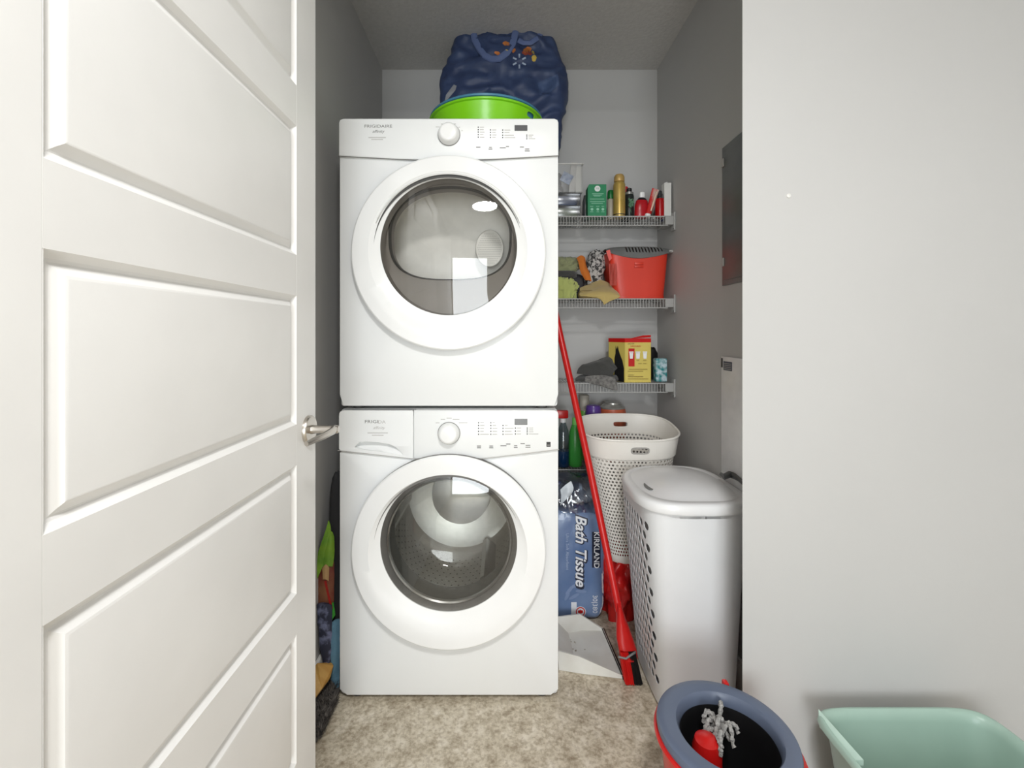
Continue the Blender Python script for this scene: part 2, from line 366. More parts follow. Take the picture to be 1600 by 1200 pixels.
def appliance(name, label, cat, z0, z1, ringpx, glasspx, seam, yc, is_washer):
    root = empty(name, ((AX0+AX1)/2, YF+.34, z0), label, cat)
    N = 128
    gc = P(glasspx[0], glasspx[1], YF)
    # cabinet open at the front
    def cab(b):
        o1 = [Vector((x, YP+.012, z)) for x, z in rrect(AX0+.002, AX1-.002, z0, z1, .01)]
        rings = [[Vector((v.x*1, YP+.03, v.z)) for v in [Vector(((p.x-(AX0+AX1)/2)*.96+(AX0+AX1)/2, 0, (p.z-(z0+z1)/2)*.96+(z0+z1)/2)) for p in o1]], o1,
                 [Vector((v.x, 2.09, v.z)) for v in o1]]
        b.loft(rings, True, False, True)
    part('cabinet', cab, M_app, root)
    def front(b):
        op = rrect(AX0, AX1, z0+.002, z1-.002, .012)
        if is_washer:
            xn, zn = P(643, 0, YF).x, P(0, 700, YF).z
            op = [p for p in op if not (p[0] < xn and p[1] > zn)]
            k_ = next(i for i, p in enumerate(op) if p[0] < xn)
            op = op[:k_]+[(xn, z1-.002), (xn, zn-.018), (AX0, zn-.003)]+op[k_:]
        outer = raypoly((gc.x, gc.z), op, N)
        def sc(s, y): return [Vector(((p.x-(AX0+AX1)/2)*s+(AX0+AX1)/2, y, (p.y-(z0+z1)/2)*s+(z0+z1)/2)) for p in outer]
        circ = lambda r, y: [Vector((gc.x+r*math.cos(2*math.pi*k/N), y, gc.z+r*math.sin(2*math.pi*k/N))) for k in range(N)]
        b.loft([sc(1, YP+.012), sc(1, YP+.005), sc(.997, YP+.001), sc(.992, YP), circ(.224, YP), circ(.224, YP+.02)], True, False, False)
    part('front_panel', front, M_app, root)
    # console
    cx0, cx1, ct = AX0+.0008, AX1-.0008, z1-.0025
    def cons_poly(ax0, ax1):
        sp = [P(x, y, YF) for x, y in seam]
        pts = [(ax1, ct-.012), (ax1-.003, ct-.004), (ax1-.012, ct), (ax0+.012, ct), (ax0+.003, ct-.004), (ax0, ct-.012)]
        return pts, sp
    pts, sp = cons_poly(cx0, cx1)
    low = [(p.x, p.z) for p in sp]
    low[0] = (cx0, low[0][1]); low[-1] = (cx1, low[-1][1])
    def bev_poly(b, poly, ya, yb, inset=.0022):
        c = Vector((sum(p[0] for p in poly)/len(poly), sum(p[1] for p in poly)/len(poly)))
        def ins(d):
            out = []
            n = len(poly)
            for i in range(n):
                p0, p1, p2 = Vector(poly[i-1]), Vector(poly[i]), Vector(poly[(i+1) % n])
                e1, e2 = (p1-p0).normalized(), (p2-p1).normalized(); nn = (Vector((-e1.y, e1.x))+Vector((-e2.y, e2.x))).normalized()
                if nn.dot(c-p1) < 0: nn = -nn
                out.append(p1+nn*d)
            return out
        r = [[Vector((p[0], yb, p[1])) for p in poly], [Vector((p[0], ya+inset, p[1])) for p in poly],
             [Vector((p.x, ya+inset*.3, p.y)) for p in ins(inset*.7)], [Vector((p.x, ya, p.y)) for p in ins(inset*1.6)]]
        b.loft(r)
    if not is_washer:
        poly = pts+low
        part('console', lambda b: bev_poly(b, poly, YF, YP+.001), M_app, root)
    else:
        xs = P(646, 0, YF).x; zs = P(0, 716.5, YF).z
        right = [(cx1, ct-.012), (cx1-.003, ct-.004), (cx1-.012, ct), (xs+.0008, ct), (xs+.0008, zs)]+low[2:]
        part('console', lambda b: bev_poly(b, right, YF, YP+.001), M_app, root)
        left = [(xs-.0008, ct), (cx0+.012, ct), (cx0+.003, ct-.004), (cx0, ct-.012)]+low[:2]
        left[-1] = (xs-.0008, zs)
        pk = [P(x, y, YF) for x, y in ((552.5, 700), (556, 696), (562, 691), (570, 690), (590, 691), (608, 694), (617, 698), (625, 705), (630, 711.5), (610, 708), (590, 705), (570, 703))]
        pk = [(p.x, p.z) for p in pk]
        def drawer(b):
            c = ((pk[0][0]+pk[8][0])/2, (pk[3][1]+pk[9][1])/2)
            n = 160
            o_ = raypoly(c, left, n); i_ = raypoly(c, pk, n)
            def s_(ps, y, k=1.0, dz=0): return [Vector((c[0]+(p.x-c[0])*k, y, c[1]+(p.y-c[1])*k+dz)) for p in ps]
            b.loft([s_(o_, YP+.001), s_(o_, YF+.002), s_(o_, YF, .994), s_(i_, YF, 1.04), s_(i_, YF+.0008, 1.0), [v+Vector((0, .002+.022*min(1, max(0, (v.z-pk[0][1]+.010)/.016)), 0)) for v in s_(i_, YF, .985)], [v+Vector((0, .002+.018*min(1, max(0, (v.z-pk[0][1]+.010)/.016)), 0)) for v in s_(i_, YF, .5, .001)]], True, False, True)
        dr = part('detergent_drawer', drawer, M_app, root)
    part('console_seam', lambda b: b.tube([Vector((P(x, y, YP).x, YF+.0016, P(x, y, YF).z-.0012)) for x, y in seam], .0011, 6), M_printL if is_washer else M_gask, root)
    # door
    rc = P(ringpx[0], ringpx[1], YD); R = 153*YD/F
    def circ(c, r, y, n=N): return [Vector((c.x+r*math.cos(2*math.pi*k/n), y, c.z+r*math.sin(2*math.pi*k/n))) for k in range(n)]
    gz = P(glasspx[0], glasspx[1], 1.407); gr = 107*1.407/F
    cr = P(699.5, ringpx[2], 1.390)
    door_ = part('door_ring', lambda b: b.loft([circ(rc, R-.003, YD+.0075), circ(rc, R, YD+.006), circ(rc, R, YD+.004), circ(rc, R-.0015, YD+.002), circ(rc, R-.005, YD), circ(rc.lerp(cr, .5), (R+.243)/2, YD-.0015),
        circ(cr, .2440, 1.3915), circ(cr.lerp(gz, .5), (.2430+gr)/2, 1.401), circ(gz, gr, 1.407), circ(gz, gr-.001, 1.43)], True, False, False), M_app2, root, smooth=25)
    part('door_back_shell', lambda b: b.loft([circ(rc, R-.004, YP+.001), circ(rc, R-.0008, YP-.002), circ(rc, R-.0008, YD+.0068), circ(rc, gr+.02, YD+.0068)], True, False, False), M_gask if is_washer else M_rubber, door_, label='grey rear shell of the door')
    # bezel ring between glass and drum
    if is_washer:
        g0 = gz.copy()
        part('door_gasket', lambda b: b.loft([circ(g0, gr-.0005, 1.4095), circ(g0, gr-.010, 1.417), circ(g0, gr-.0135, 1.43), circ(g0, gr-.0165, 1.437), circ(g0, gr-.016, 1.455), circ(g0, gr-.02, 1.47), circ(g0, gr-.02, 1.51)], True, False, False), M_gask, root)
        part('inner_trim', lambda b: b.loft([circ(g0, gr-.0135, 1.428), circ(g0, gr-.0180, 1.420), circ(g0, gr-.0220, 1.424), circ(g0, gr-.0225, 1.434)], True, False, False), mat('bright_steel', (215, 214, 212), .2, 1.0), root)
        dc = Vector((gz.x, 0, gz.z+.0))
        part('drum', lambda b: (b.loft([circ(dc, .205, 1.505), circ(dc, .235, 1.53), circ(dc, .235, 1.80), circ(dc, .21, 1.83), circ(dc, .12, 1.845), circ(dc, .115, 1.825), circ(dc, .04, 1.82)], True, False, True)), M_steel, root)
        for k in range(3):
            a = math.radians(-60+120*k)
            part('drum_baffle', lambda b: b.loft([[Vector((dc.x+math.cos(a+s)*rr, y, dc.z+math.sin(a+s)*rr)) for s, rr in ((-.12, .234), (-.04, .195), (.04, .195), (.12, .234))] for y in (1.53, 1.55, 1.79, 1.81)]), M_steel, root)
        # drum perforation in bands: rows of little dimples, joined
        def dimp(b):
            for a in range(0, 360, 6):
                for r_ in range(9):
                    aa = math.radians(a+(3 if r_ % 2 else 0)); y = 1.57+.025*r_
                    c = Vector((dc.x+math.cos(aa)*.2335, y, dc.z+math.sin(aa)*.2335))
                    n_ = Vector((-math.cos(aa), 0, -math.sin(aa))); t1 = Vector((0, 1, 0)); t2 = n_.cross(t1)
                    b.bm.faces.new([b.bm.verts.new(c+t1*.003*math.cos(q)+t2*.003*math.sin(q)) for q in [k*math.pi/3 for k in range(6)]])
        part('drum_perforation', dimp, M_rubber, root, kind='stuff', smooth=0, recalc=False)
        # bowl of the door
        part('glass_bowl', lambda b: b.loft([circ(g0, gr-.018, 1.43), circ(g0, gr-.028, 1.455), circ(g0, gr-.05, 1.50), circ(g0, gr-.066, 1.535), circ(g0, gr-.09, 1.548), circ(g0, .03, 1.55)], True, False, True), glassy('bowl_glass', (238, 240, 238), boost=.03, rough=.05), door_)
    else:
        g0 = gz.copy(); n = 128
        hp = [P(x, y, 1.455) for x, y in ((610, 365), (612, 345), (622, 325), (640, 307), (665, 297), (700, 293), (735, 297), (765, 309), (783, 325), (794, 345), (797, 368), (797, 385), (792, 402), (780, 420), (762, 432), (745, 435.5), (700, 436), (665, 435.5), (645, 431), (627, 418), (614, 400), (610, 383))]
        hp = []
        for k in range(96):
            a = 2*math.pi*k/96; ca, sa = math.cos(a), math.sin(a); q = 2.15 if sa > 0 else 3.0; r = (abs(ca)**q+abs(sa)**q)**(-1/q)
            p = P(703.5+94*r*ca, 366-(73 if sa > 0 else 70.5)*r*sa, 1.455); hp.append((p.x, p.z))
        c2 = (g0.x, P(0, 372, 1.455).z)
        hr = raypoly(c2, hp, n)
        def rs(y, k=1.0): return [Vector((c2[0]+(p.x-c2[0])*k, y, c2[1]+(p.y-c2[1])*k)) for p in hr]
        part('inner_bezel', lambda b: b.loft([circ(g0, gr-.0005, 1.4095, n), circ(g0, gr-.003, 1.42, n), circ(g0, gr-.006, 1.437, n), rs(1.450, 1.05), rs(1.453, 1.02), rs(1.458, 1.0), rs(1.50, .99)], True, False, False), mat('bezel_grey', (128, 123, 118), .5), root)
        part('bezel_seal', lambda b: b.loft([rs(1.4530, 1.026), rs(1.4495, 1.012), rs(1.454, .992), rs(1.462, .985)], True, False, False), M_rubber, root)
        dm = mat('dryer_drum', (236, 235, 231), .35, .0)
        dc = Vector((g0.x, 0, g0.z))
        part('drum', lambda b: b.loft([circ(dc, .215, 1.50), circ(dc, .28, 1.52), circ(dc, .28, 1.66), circ(dc, .26, 1.68), circ(dc, .02, 1.685)], True, False, True), dm, root)
        def vent(b):
            for i in range(15):
                for j in range(15):
                    x, y = 745+i*2.7+(1.35 if j % 2 else 0), 362+j*3.5
                    if ((x-765)/19)**2+((y-388)/25)**2 > 1: continue
                    c = P(x, y, 1.62)
                    b.lathe([(.0012, 0), (.0012, .001)], (c.x, 1.62, c.z), (0, 1, 0), 6)
        part('vent_holes', vent, M_gask, root, kind='stuff', smooth=0)
        def vg(b):
            n = 40
            b.loft([[P(765+22*k_*math.cos(2*math.pi*k/n), 388-29*k_*math.sin(2*math.pi*k/n), dd) for k in range(n)] for k_, dd in ((1, 1.68), (1, 1.623), (.96, 1.6205))])
        part('vent_grille', vg, dm, root)
        # pull groove along the top of the door opening
        def groove(b):
            rings = []
            for k in range(41):
                a = math.radians(20+140*k/40); r = .2345-.0*k
                w = math.sin(math.pi*k/40)**.5*.0035+.0004
                cc = Vector((cr.x, 0, cr.z+.003))
                rings.append([Vector((cc.x+math.cos(a)*(r+q*w), 1.3925+dy, cc.z+math.sin(a)*(r+q*w))) for q, dy in ((-1, .002), (0, -.0012), (1, .001), (0, .004))])
            b.loft(rings)
        part('door_grip', groove, M_app2, door_)
    # outer glass, slightly domed
    def gl(b):
        n = 96; rings = []
        for k in range(9):
            t = 1-k/8; r = (gr-.0008)*t if t > 0 else .0005
            rings.append(circ(gz, max(r, .0005), 1.4085-.015*(1-t*t), n))
        b.loft(rings, True, False, True)
    part('door_glass', gl, glassy('washer_glass', (242, 242, 240), boost=.045, rough=.015) if is_washer else glassy('dryer_glass', (240, 239, 236), boost=.02, rough=.015), door_, smooth=60)
    # knob
    kc = P(yc[0], yc[1], YF)
    kn = part('knob', lambda b: b.lathe([(.0335, 0), (.034, .003), (.0325, .012), (.0285, .022), (.0255, .0255), (.021, .0265), (.0, .0262)], (kc.x, YF, kc.z), (0, -1, 0), 48), M_app2, root)
    part('knob_base', lambda b: b.lathe([(.0352, 0), (.0352, .0018), (.033, .002)], (kc.x, YF, kc.z), (0, -1, 0), 48), M_gask, root)
    return root
dryer = appliance('clothes_dryer', 'white front-loading clothes dryer stacked on top of the washing machine', 'dryer', .917, 1.817,
                  (700.5, 394.5, 391), (701, 385.5), [(529, 243), (575, 245.5), (625, 248.2), (665, 249.5), (735, 249.5), (775, 248), (825, 245.3), (873, 242.5)], (701.5, 210.5), False)
washer = appliance('washing_machine', 'white front-loading washing machine standing on the floor under the dryer', 'washer', .012, .909,
                   (700.5, 864.5, 867), (701, 849), [(529, 703.5), (646, 716.5), (665, 717.5), (735, 717.5), (760, 716), (800, 711.5), (873, 702)], (701.5, 677), True)
for ax, ay in ((AX0+.05, 1.46), (AX1-.05, 1.46), (AX0+.05, 2.03), (AX1-.05, 2.03)):
    part('foot', lambda b: b.lathe([(.022, 0), (.022, .008), (.012, .0125)], (ax, ay, 0), (0, 0, 1), 16), M_rubber, washer)
    part('stacking_foot', lambda b: b.lathe([(.018, .908), (.018, .918)], (ax, ay, 0), (0, 0, 1), 16), M_rubber, dryer)
def marks(root, ox, oy, cols, dash, leds=True, ringmarks=()):
    def f(b):
        for x, ys, w in cols:
            for y in ys:
                c = P(ox+x/4.444, oy+y/4.444, YF); b.box((c.x-.0016, YF-.0006, c.z-.0018), (c.x+.0016, YF+.0002, c.z+.0018))
    part('indicator_marks', f, M_printD, root, kind='stuff', smooth=0)
    def g(b):
        for x, ys, w in cols:
            for y in ys:
                ww = w*random.uniform(.7, 1.05)
                c = P(ox+(x+12)/4.444, oy+y/4.444, YF); b.box((c.x, YF-.0004, c.z-.0011), (c.x+ww/4.444*.00199, YF+.0002, c.z+.0011))
        for x, y, w in ringmarks:
            c = P(ox+x/4.444, oy+y/4.444, YF); b.box((c.x-w/4.444*.001, YF-.0004, c.z-.001), (c.x+w/4.444*.001, YF+.0002, c.z+.001))
    part('legend_print', g, M_printL, root, kind='stuff', smooth=0)
    def h(b):
        for x, y, w in dash:
            c = P(ox+x/4.444, oy+y/4.444, YF); b.box((c.x-w/4.444*.001, YF-.0005, c.z-.0013), (c.x+w/4.444*.001, YF+.0002, c.z+.0013))
    part('button_print', h, M_print, root, kind='stuff', smooth=0)
marks(dryer, 520, 170, [(1010, (128, 145, 162, 180, 197), 34), (1095, (147, 164, 182, 199), 34), (1180, (148, 165), 48), (1180, (184, 200), 90), (1347, (183, 195), 34), (1347, (208,), 60)],
      [(1010, 267, 30), (1095, 268, 20), (1095, 280, 26), (1180, 271, 42), (1213, 262, 22), (1313, 266, 28), (1350, 280, 30), (1350, 293, 34)],
      ringmarks=[(728, 126, 26), (765, 106, 28), (808, 99, 36), (848, 106, 16), (878, 128, 12), (898, 152, 10), (308, 200, 120), (308, 213, 80)])
marks(washer, 520, 620, [(1012, (180, 199, 219, 240), 28), (1012, (260,), 58), (1097, (180, 199), 24), (1097, (219, 240, 260), 42), (1182, (199,), 24), (1182, (219, 240, 260), 62), (1268, (217, 238, 258), 30), (1350, (217, 230, 243), 40), (1350, (258,), 70)],
      [(1015, 342, 28), (1015, 354, 28), (1100, 342, 26), (1100, 354, 28), (1185, 340, 42), (1218, 328, 30), (1270, 340, 22), (1270, 352, 26), (1318, 325, 30), (1355, 337, 32), (1355, 350, 34)],
      ringmarks=[(728, 181, 26), (765, 157, 30), (808, 148, 36), (856, 157, 46), (905, 181, 60), (312, 251, 140), (312, 267, 80)])
def pbox(name, x0, y0_, x1, y1_, d, th, m, parent, bev=.0008, **k):
    a, c = P(x0, y1_, d), P(x1, y0_, d)
    return part(name, lambda b: b.box((a.x, d-th, a.z), (c.x, d+.0003, c.z), bev, 1), m, parent, **k)
pbox('display', 804, 195.5, 824, 204.5, YF, .0012, M_black, dryer, label='small dark display window')
pbox('display', 804, 654.5, 824, 664, YF, .0012, mat('display_grey', (105, 105, 104), .25), washer, label='small grey display window')
st = pbox('efficiency_sticker', 853.8, 690.5, 860.2, 698, YF, .0005, M_printD, washer, bev=0)
pbox('sticker_line', 855, 695, 859, 696, YF-.0006, .0003, M_printL, st, bev=0)
c = P(591, 197.5, YF); letter('brand_lettering', 'FRIGIDAIRE', (c.x, YF-.0006, c.z), .0135, M_print, dryer, wide=1.28)
c = P(591, 205.5, YF); letter('brand_lettering', 'affinity', (c.x, YF-.0006, c.z), .0125, M_printL if 0 else M_print, dryer, wide=1.1, italic=.3)
c = P(581, 659, YF); letter('brand_lettering', 'FRIGI', (c.x-.001, YF-.0006, c.z), .0145, M_print, washer, wide=1.3)
c = P(596, 659.5, YF); letter('brand_lettering', 'DA', (c.x+.001, YF-.0006, c.z), .0135, M_printL, washer, wide=1.3)
c = P(592, 668.5, YF); letter('brand_lettering', 'affinity', (c.x, YF-.0006, c.z), .0125, M_printL, washer, wide=1.1, italic=.3)

# ------------------------------------------------------------------ on top of the dryer: nested tubs, shopping bag
def tub(name, c, r, h, z0, m, label, group=None, slot=True, taper=.8):
    root = empty(name, (c[0], c[1], z0), label, 'tub')
    def f(u, v):
        a = 2*math.pi*u
        rr = r*(taper+(1-taper)*v**.7) + (.0012*math.sin(v*60) if v < .35 else 0)
        return Vector((c[0]+rr*math.cos(a), c[1]+rr*math.sin(a), z0+.004+h*v))
    b = MB()
    def hole(u, v):
        if slot and .62 < v and v < .95 and (abs(u-.895) < .021 or abs(u-.395) < .021): return (.8, .5, 3)
        return None
    perf(b, f, 24, 3, hole, m=4, stagger=False); b.solid(.0025); b.build('body', m, root)
    part('rim', lambda b: b.lathe([(r-.001, h+.000), (r+.005, h+.002), (r+.007, h+.006), (r+.004, h+.0095), (r-.002, h+.009), (r-.003, h+.004), (r-.001, h+.000)], (c[0], c[1], z0), (0, 0, 1), 72, False, False), m, root)
    part('bottom', lambda b: b.lathe([(r*taper, 0.001), (r*taper, .005)], (c[0], c[1], z0), (0, 0, 1), 48), m, root)
    return root
TD = 1.817
M_lime = mat('lime_plastic', (128, 206, 24), .25, scale=5)
M_teal = mat('blue_plastic', (72, 130, 160), .3, scale=5)
tc_ = P(760, 0, 1.70)
tub('green_tub', (tc_.x, 1.70), .205, .098, TD, M_lime, 'round lime green plastic tub on top of the dryer')
tub('blue_tub', (tc_.x, 1.70), .2015, .098, TD+.0125, M_teal, 'round blue plastic tub nested inside the green tub, only its rim showing', slot=False, taper=.76)

M_navy = mat('navy_bag_fabric', (58, 74, 110), .5, scale=14, rgb2=(48, 62, 98), bump=.25, bscale=400)
M_navyL = mat('bag_strap_blue', (92, 108, 150), .7)
M_navyD = mat('bag_patch', (66, 84, 120), .65, bump=.3, bscale=200)
bag = empty('shopping_bag', (P(787, 0, 2.03).x, 2.03, TD), 'crumpled navy blue reusable shopping bag on top of the dryer behind the tubs', 'bag')
BY = 2.02
sil = [(300, 745, 850), (285, 730, 862), (240, 712, 872), (205, 697, 878), (190, 692, 879), (165, 688, 884), (140, 687, 886.5), (118, 687, 884), (104, 696, 880), (88, 704, 873), (70, 710, 865), (50, 716, 858), (32, 724, 852), (20, 735, 846)]
def bagf(b):
    rings = []; n = 96; T = 60
    for t in range(T+1):
        y = 268+(22-268)*t/T
        for i in range(len(sil)-1):
            if sil[i][0] >= y >= sil[i+1][0]:
                k = (sil[i][0]-y)/(sil[i][0]-sil[i+1][0]); xl = sil[i][1]*(1-k)+sil[i+1][1]*k; xr = sil[i][2]*(1-k)+sil[i+1][2]*k; break
        z = P(0, y, BY).z; xa, xb = P(xl, 0, BY).x, P(xr, 0, BY).x
        cx, hx = (xa+xb)/2, (xb-xa)/2; hy = .095*(1-.35*(t/T)**2)
        ring = []
        for k in range(n):
            a = 2*math.pi*k/n; ca, sa = math.cos(a), math.sin(a); pw = 2.6; r = (abs(ca)**pw+abs(sa)**pw)**(-1/pw)
            p = Vector((cx+hx*r*ca, BY+hy*r*sa, z))
            d = Vector((ca, sa*2, 0)).normalized()
            q = Vector((p.x*5, p.y*5+3, p.z*8))
            w = (noise.noise(q)*.04+(.5-abs(noise.noise(q*1.7+Vector((7, 0, z*3)))))*.05-.02+(.4-abs(noise.noise(q*4)))*.018)
            sidek = min(1, abs(sa)*1.3)
            p += Vector((0, d.y, 0))*w*1.2*sidek
            p += Vector((d.x*w*.4*(1-sidek), 0, 0))
            # fold running down from the middle of the opening
            fx = (p.x-P(787, 0, BY).x)
            if sa < 0: p.y += .016*math.exp(-((fx-.02-(z-2.2)*.25)/.02)**2) - .014*math.exp(-((fx-.11-(z-2.1)*1.1)/.03)**2)
            p.y = min(p.y, 2.215)
            p.y = max(p.y, 1.915 if z < 1.96 else 1.86)
            p.z = max(p.z, TD+.001)
            ring.append(p)
        rings.append(ring)
    b.loft(rings)
    # slumped opening
bb = part('bag_body', bagf, M_navy, bag, smooth=80)
bt = bvh_of(bb)
def strap(pts, w=.0135, name='handle', m=M_navyL):
    def f(b):
        rings = []
        for i, (x, y) in enumerate(pts):
            p = onto(bt, P(x, y, BY), .007)
            if i == 0 or i == len(pts)-1: pass
            a = P(*pts[max(i-1, 0)], BY); c_ = P(*pts[min(i+1, len(pts)-1)], BY); t = (c_-a).normalized(); nn = Vector((t.z, 0, -t.x))
            rings.append([p+nn*w+Vector((0, .003, 0)), p+nn*w*.2-Vector((0, .003, 0)), p-nn*w+Vector((0, .001, 0)), p-nn*w+Vector((0, .004, 0)), p+nn*w+Vector((0, .006, 0))])
        b.loft(rings)
    part(name, f, m, bag, smooth=60, label='lighter blue carrying strap')
strap([(738, 40), (742, 62), (749, 76), (757, 86), (768, 92), (780, 91), (792, 82), (801, 68), (806, 48)])
strap([(846, 50), (838, 60), (829, 66), (818, 66), (810, 62)], .012)
M_spark = mat('bag_print_pale', (176, 190, 210), .7)
# six-ray print
for k in range(6):
    a = math.radians(90+60*k); cx, cy = 811.5, 95.5
    r0, r1, w = 5.2, 11.5, 1.25
    pts = [(cx+math.cos(a)*r0-math.sin(a)*w, cy-math.sin(a)*r0-math.cos(a)*w), (cx+math.cos(a)*r1-math.sin(a)*w*1.1, cy-math.sin(a)*r1-math.cos(a)*w*1.1),
           (cx+math.cos(a)*r1+math.sin(a)*w*1.1, cy-math.sin(a)*r1+math.cos(a)*w*1.1), (cx+math.cos(a)*r0+math.sin(a)*w, cy-math.sin(a)*r0+math.cos(a)*w)]
    decal('ray_print', pxz(pts, BY), M_spark, bag, bt, .0022, .004)
leafc = {'o': mat('leaf_orange', (196, 120, 60), .7), 'y': mat('leaf_yellow', (206, 176, 78), .7), 'r': mat('leaf_rust', (150, 66, 48), .7)}
for (x, y, l, w, a, cc) in ((791, 68, 6, 3, 10, 'o'), (777, 83, 5, 2.5, 200, 'o'), (803, 79, 4, 2, 120, 'o'), (824, 78, 7, 4, 160, 'o'), (826, 82, 6, 3, 30, 'r'), (820, 83, 5, 2.5, 200, 'r'), (834.5, 91, 5.5, 3.4, 95, 'y'), (833, 82, 3, 1.6, 60, 'y'), (792, 79, 2.5, 1.4, 30, 'y')):
    a = math.radians(a); pts = []
    for k in range(10):
        t = 2*math.pi*k/10; u, v = l*math.cos(t), w*math.sin(t)*(1+.25*(k % 2)); pts.append((x+u*math.cos(a)-v*math.sin(a), y+u*math.sin(a)+v*math.cos(a)))
    decal('leaf_print', pxz(pts, BY), leafc[cc], bag, bt, .002, .006)
decal('care_tag', pxz([(709, 132), (713.5, 134), (711.5, 141), (699, 156), (695, 157), (697, 148)], BY), mat('tag_grey', (150, 152, 158), .6), bag, bt, .004, .01, label='pale grey sewn tag')
decal('side_pocket', pxz([(840, 129), (872, 115), (873.5, 133), (858, 145), (843, 149)], BY), M_navyD, bag, bt, .0035, .01, label='embossed square patch')

# ------------------------------------------------------------------ wire shelves
YS = 2.0; SX0, SX1 = .190, .7565
def shelf(z, label):
    root = empty('wire_shelf', ((SX0+SX1)/2, 2.11, z-.04), label, 'shelf', None)
    part('front_rail', lambda b: (b.tube([(SX0, YS, z-.003), (SX1-.03, YS, z-.003)], .0028, 8), b.tube([(SX0, YS, z-.042), (SX1-.03, YS, z-.042)], .0028, 8)), M_wire, root)
    part('rear_rail', lambda b: b.tube([(SX0, 2.223, z-.003), (SX1-.004, 2.223, z-.003)], .0028, 8), M_wire, root)
    part('middle_rail', lambda b: b.tube([(SX0, 2.10, z-.006), (SX1-.004, 2.10, z-.006)], .0028, 8), M_wire, root)
    def wires(b):
        x = SX0+.004
        while x < SX1-.03:
            b.tube([(x, 2.224, z-.0018), (x, YS-.0015, z-.0018), (x, YS-.0015, z-.043)], .0013, 5); x += .0125
    part('wire_grid', wires, M_wire, root, kind='stuff')
    def br(b):
        b.box((SX1-.042, YS-.006, z-.040), (SX1-.003, YS+.012, z-.001), .002, 1)
        b.box((SX1-.0065, YS-.010, z-.064), (SX1+.0015, YS+.03, z+.016), .0015, 1)
        b.box((SX1-.042, YS+.004, z-.038), (SX1-.003, YS+.10, z-.034), .001, 1)
    bk = part('end_bracket', br, mat('bracket_grey', (170, 170, 168), .45), root)
    part('screw', lambda b: b.lathe([(.004, 0), (.0035, .003)], (SX1-.004, YS-.004, z-.057), (-1, 0, 0), 10), M_printD, bk)
    return root
Z1, Z2, Z3, Z4 = 1.664, 1.3015, .930, .5506
shelf(Z1, 'topmost white wire shelf beside the dryer, holding bottles and a green carton')
shelf(Z2, 'second wire shelf from the top, holding towels and the red basket')
shelf(Z3, 'third wire shelf from the top, holding the yellow bag box')
shelf(Z4, 'lowest wire shelf, half hidden behind the perforated basket')

def X(px, d): return (px-VX)/F*d
def H(py, d): return EYE-(py-VY)/F*d
# rounded box with yaw
def rbox(name, px0, px1, top, base, d0, depth, m, bev=.003, yaw=0, tilt=0, parent=None, **k):
    x0, x1 = X(px0, d0), X(px1, d0)
    b = MB(); b.box((x0, d0, base), (x1, d0+depth, top), bev)
    cx = ((x0+x1)/2, d0+depth/2, base)
    if tilt: b.rot(Matrix.Rotation(math.radians(tilt), 3, 'Y'), cx)
    if yaw: b.rot(Matrix.Rotation(math.radians(yaw), 3, 'Z'), cx)
    return b.build(name, m, parent, **k)
def lb(name, prof, c, m, parent=None, n=24, ax=(0, 0, 1), **k):
    b = MB(); b.lathe(prof, c, ax, n); return b.build(name, m, parent, **k)

# --- top shelf
d = 2.03
# stack drawer
r = empty('drawer_box', (X(893, d), d+.07, Z1), 'small clear plastic drawer box holding blue and green cloths on the top shelf', 'drawer box')
x0, x1, zt_, zb_ = X(872, d), X(908, d), H(301, d), Z1+.0005
part('shell', lambda b: (b.box((x0-.04, d+.002, zb_), (x1, d+.17, zb_+.003)), b.box((x0-.04, d+.002, zt_-.003), (x1, d+.17, zt_)), b.box((x1-.003, d+.002, zb_), (x1, d+.17, zt_)), b.box((x0-.04, d+.002, zb_), (x0-.037, d+.17, zt_)), b.box((x0-.04, d+.002, (zb_+zt_)/2-.001), (x1, d+.17, (zb_+zt_)/2+.001))), M_clear, r)
part('drawer_front', lambda b: b.box((x0-.037, d-.002, zb_+.004), (x1-.004, d+.002, (zb_+zt_)/2-.004), .001), M_clear, r)
part('drawer_front', lambda b: b.box((x0-.037, d-.002, (zb_+zt_)/2+.004), (x1-.004, d+.002, zt_-.004), .001), M_clear, r)
def lump(b, x0, x1, y0, y1, z0, z1, seed=0, amp=.3, pw=3.5, n=40, rows=14):
    cx, cy, cz = (x0+x1)/2, (y0+y1)/2, (z0+z1)/2; hx, hy, hz_ = (x1-x0)/2, (y1-y0)/2, (z1-z0)/2
    rings = []
    for j in range(1, rows):
        ph = -math.pi/2+math.pi*j/rows; ring = []
        for k in range(n):
            a = 2*math.pi*k/n; v = Vector((math.cos(ph)*math.cos(a), math.cos(ph)*math.sin(a), math.sin(ph)))
            r = (abs(v.x)**pw+abs(v.y)**pw+abs(v.z)**pw)**(-1/pw)
            s = 1-amp*abs(noise.noise(Vector((v.x*1.6*hx/hz_ if hz_ else 1, v.y*2, v.z*1.6))+Vector((seed*3.1, seed, 0))))-amp*.6*abs(noise.noise(Vector((v.x*4, v.y*4, v.z*5))+Vector((seed, 9, 2))))
            p = Vector((cx+hx*r*v.x*s, cy+hy*r*v.y*s, cz+hz_*r*v.z*s)); p.z = max(p.z, z0)
            if v.z < -.6: p.z = z0
            ring.append(p)
        rings.append(ring)
    b.loft(rings)
part('folded_cloth', lambda b: lump(b, x0-.035, x1-.008, d+.006, d+.15, zb_+.005, (zb_+zt_)/2-.006, 1, .15, 6), mat('sage_cloth', (110, 120, 98), .9), r, label='sage green cloth')
part('folded_cloth', lambda b: lump(b, x0-.035, x1-.008, d+.006, d+.15, (zb_+zt_)/2+.003, zt_-.006, 2, .15, 6), mat('slate_cloth', (84, 96, 122), .9), r, label='slate blue cloth')
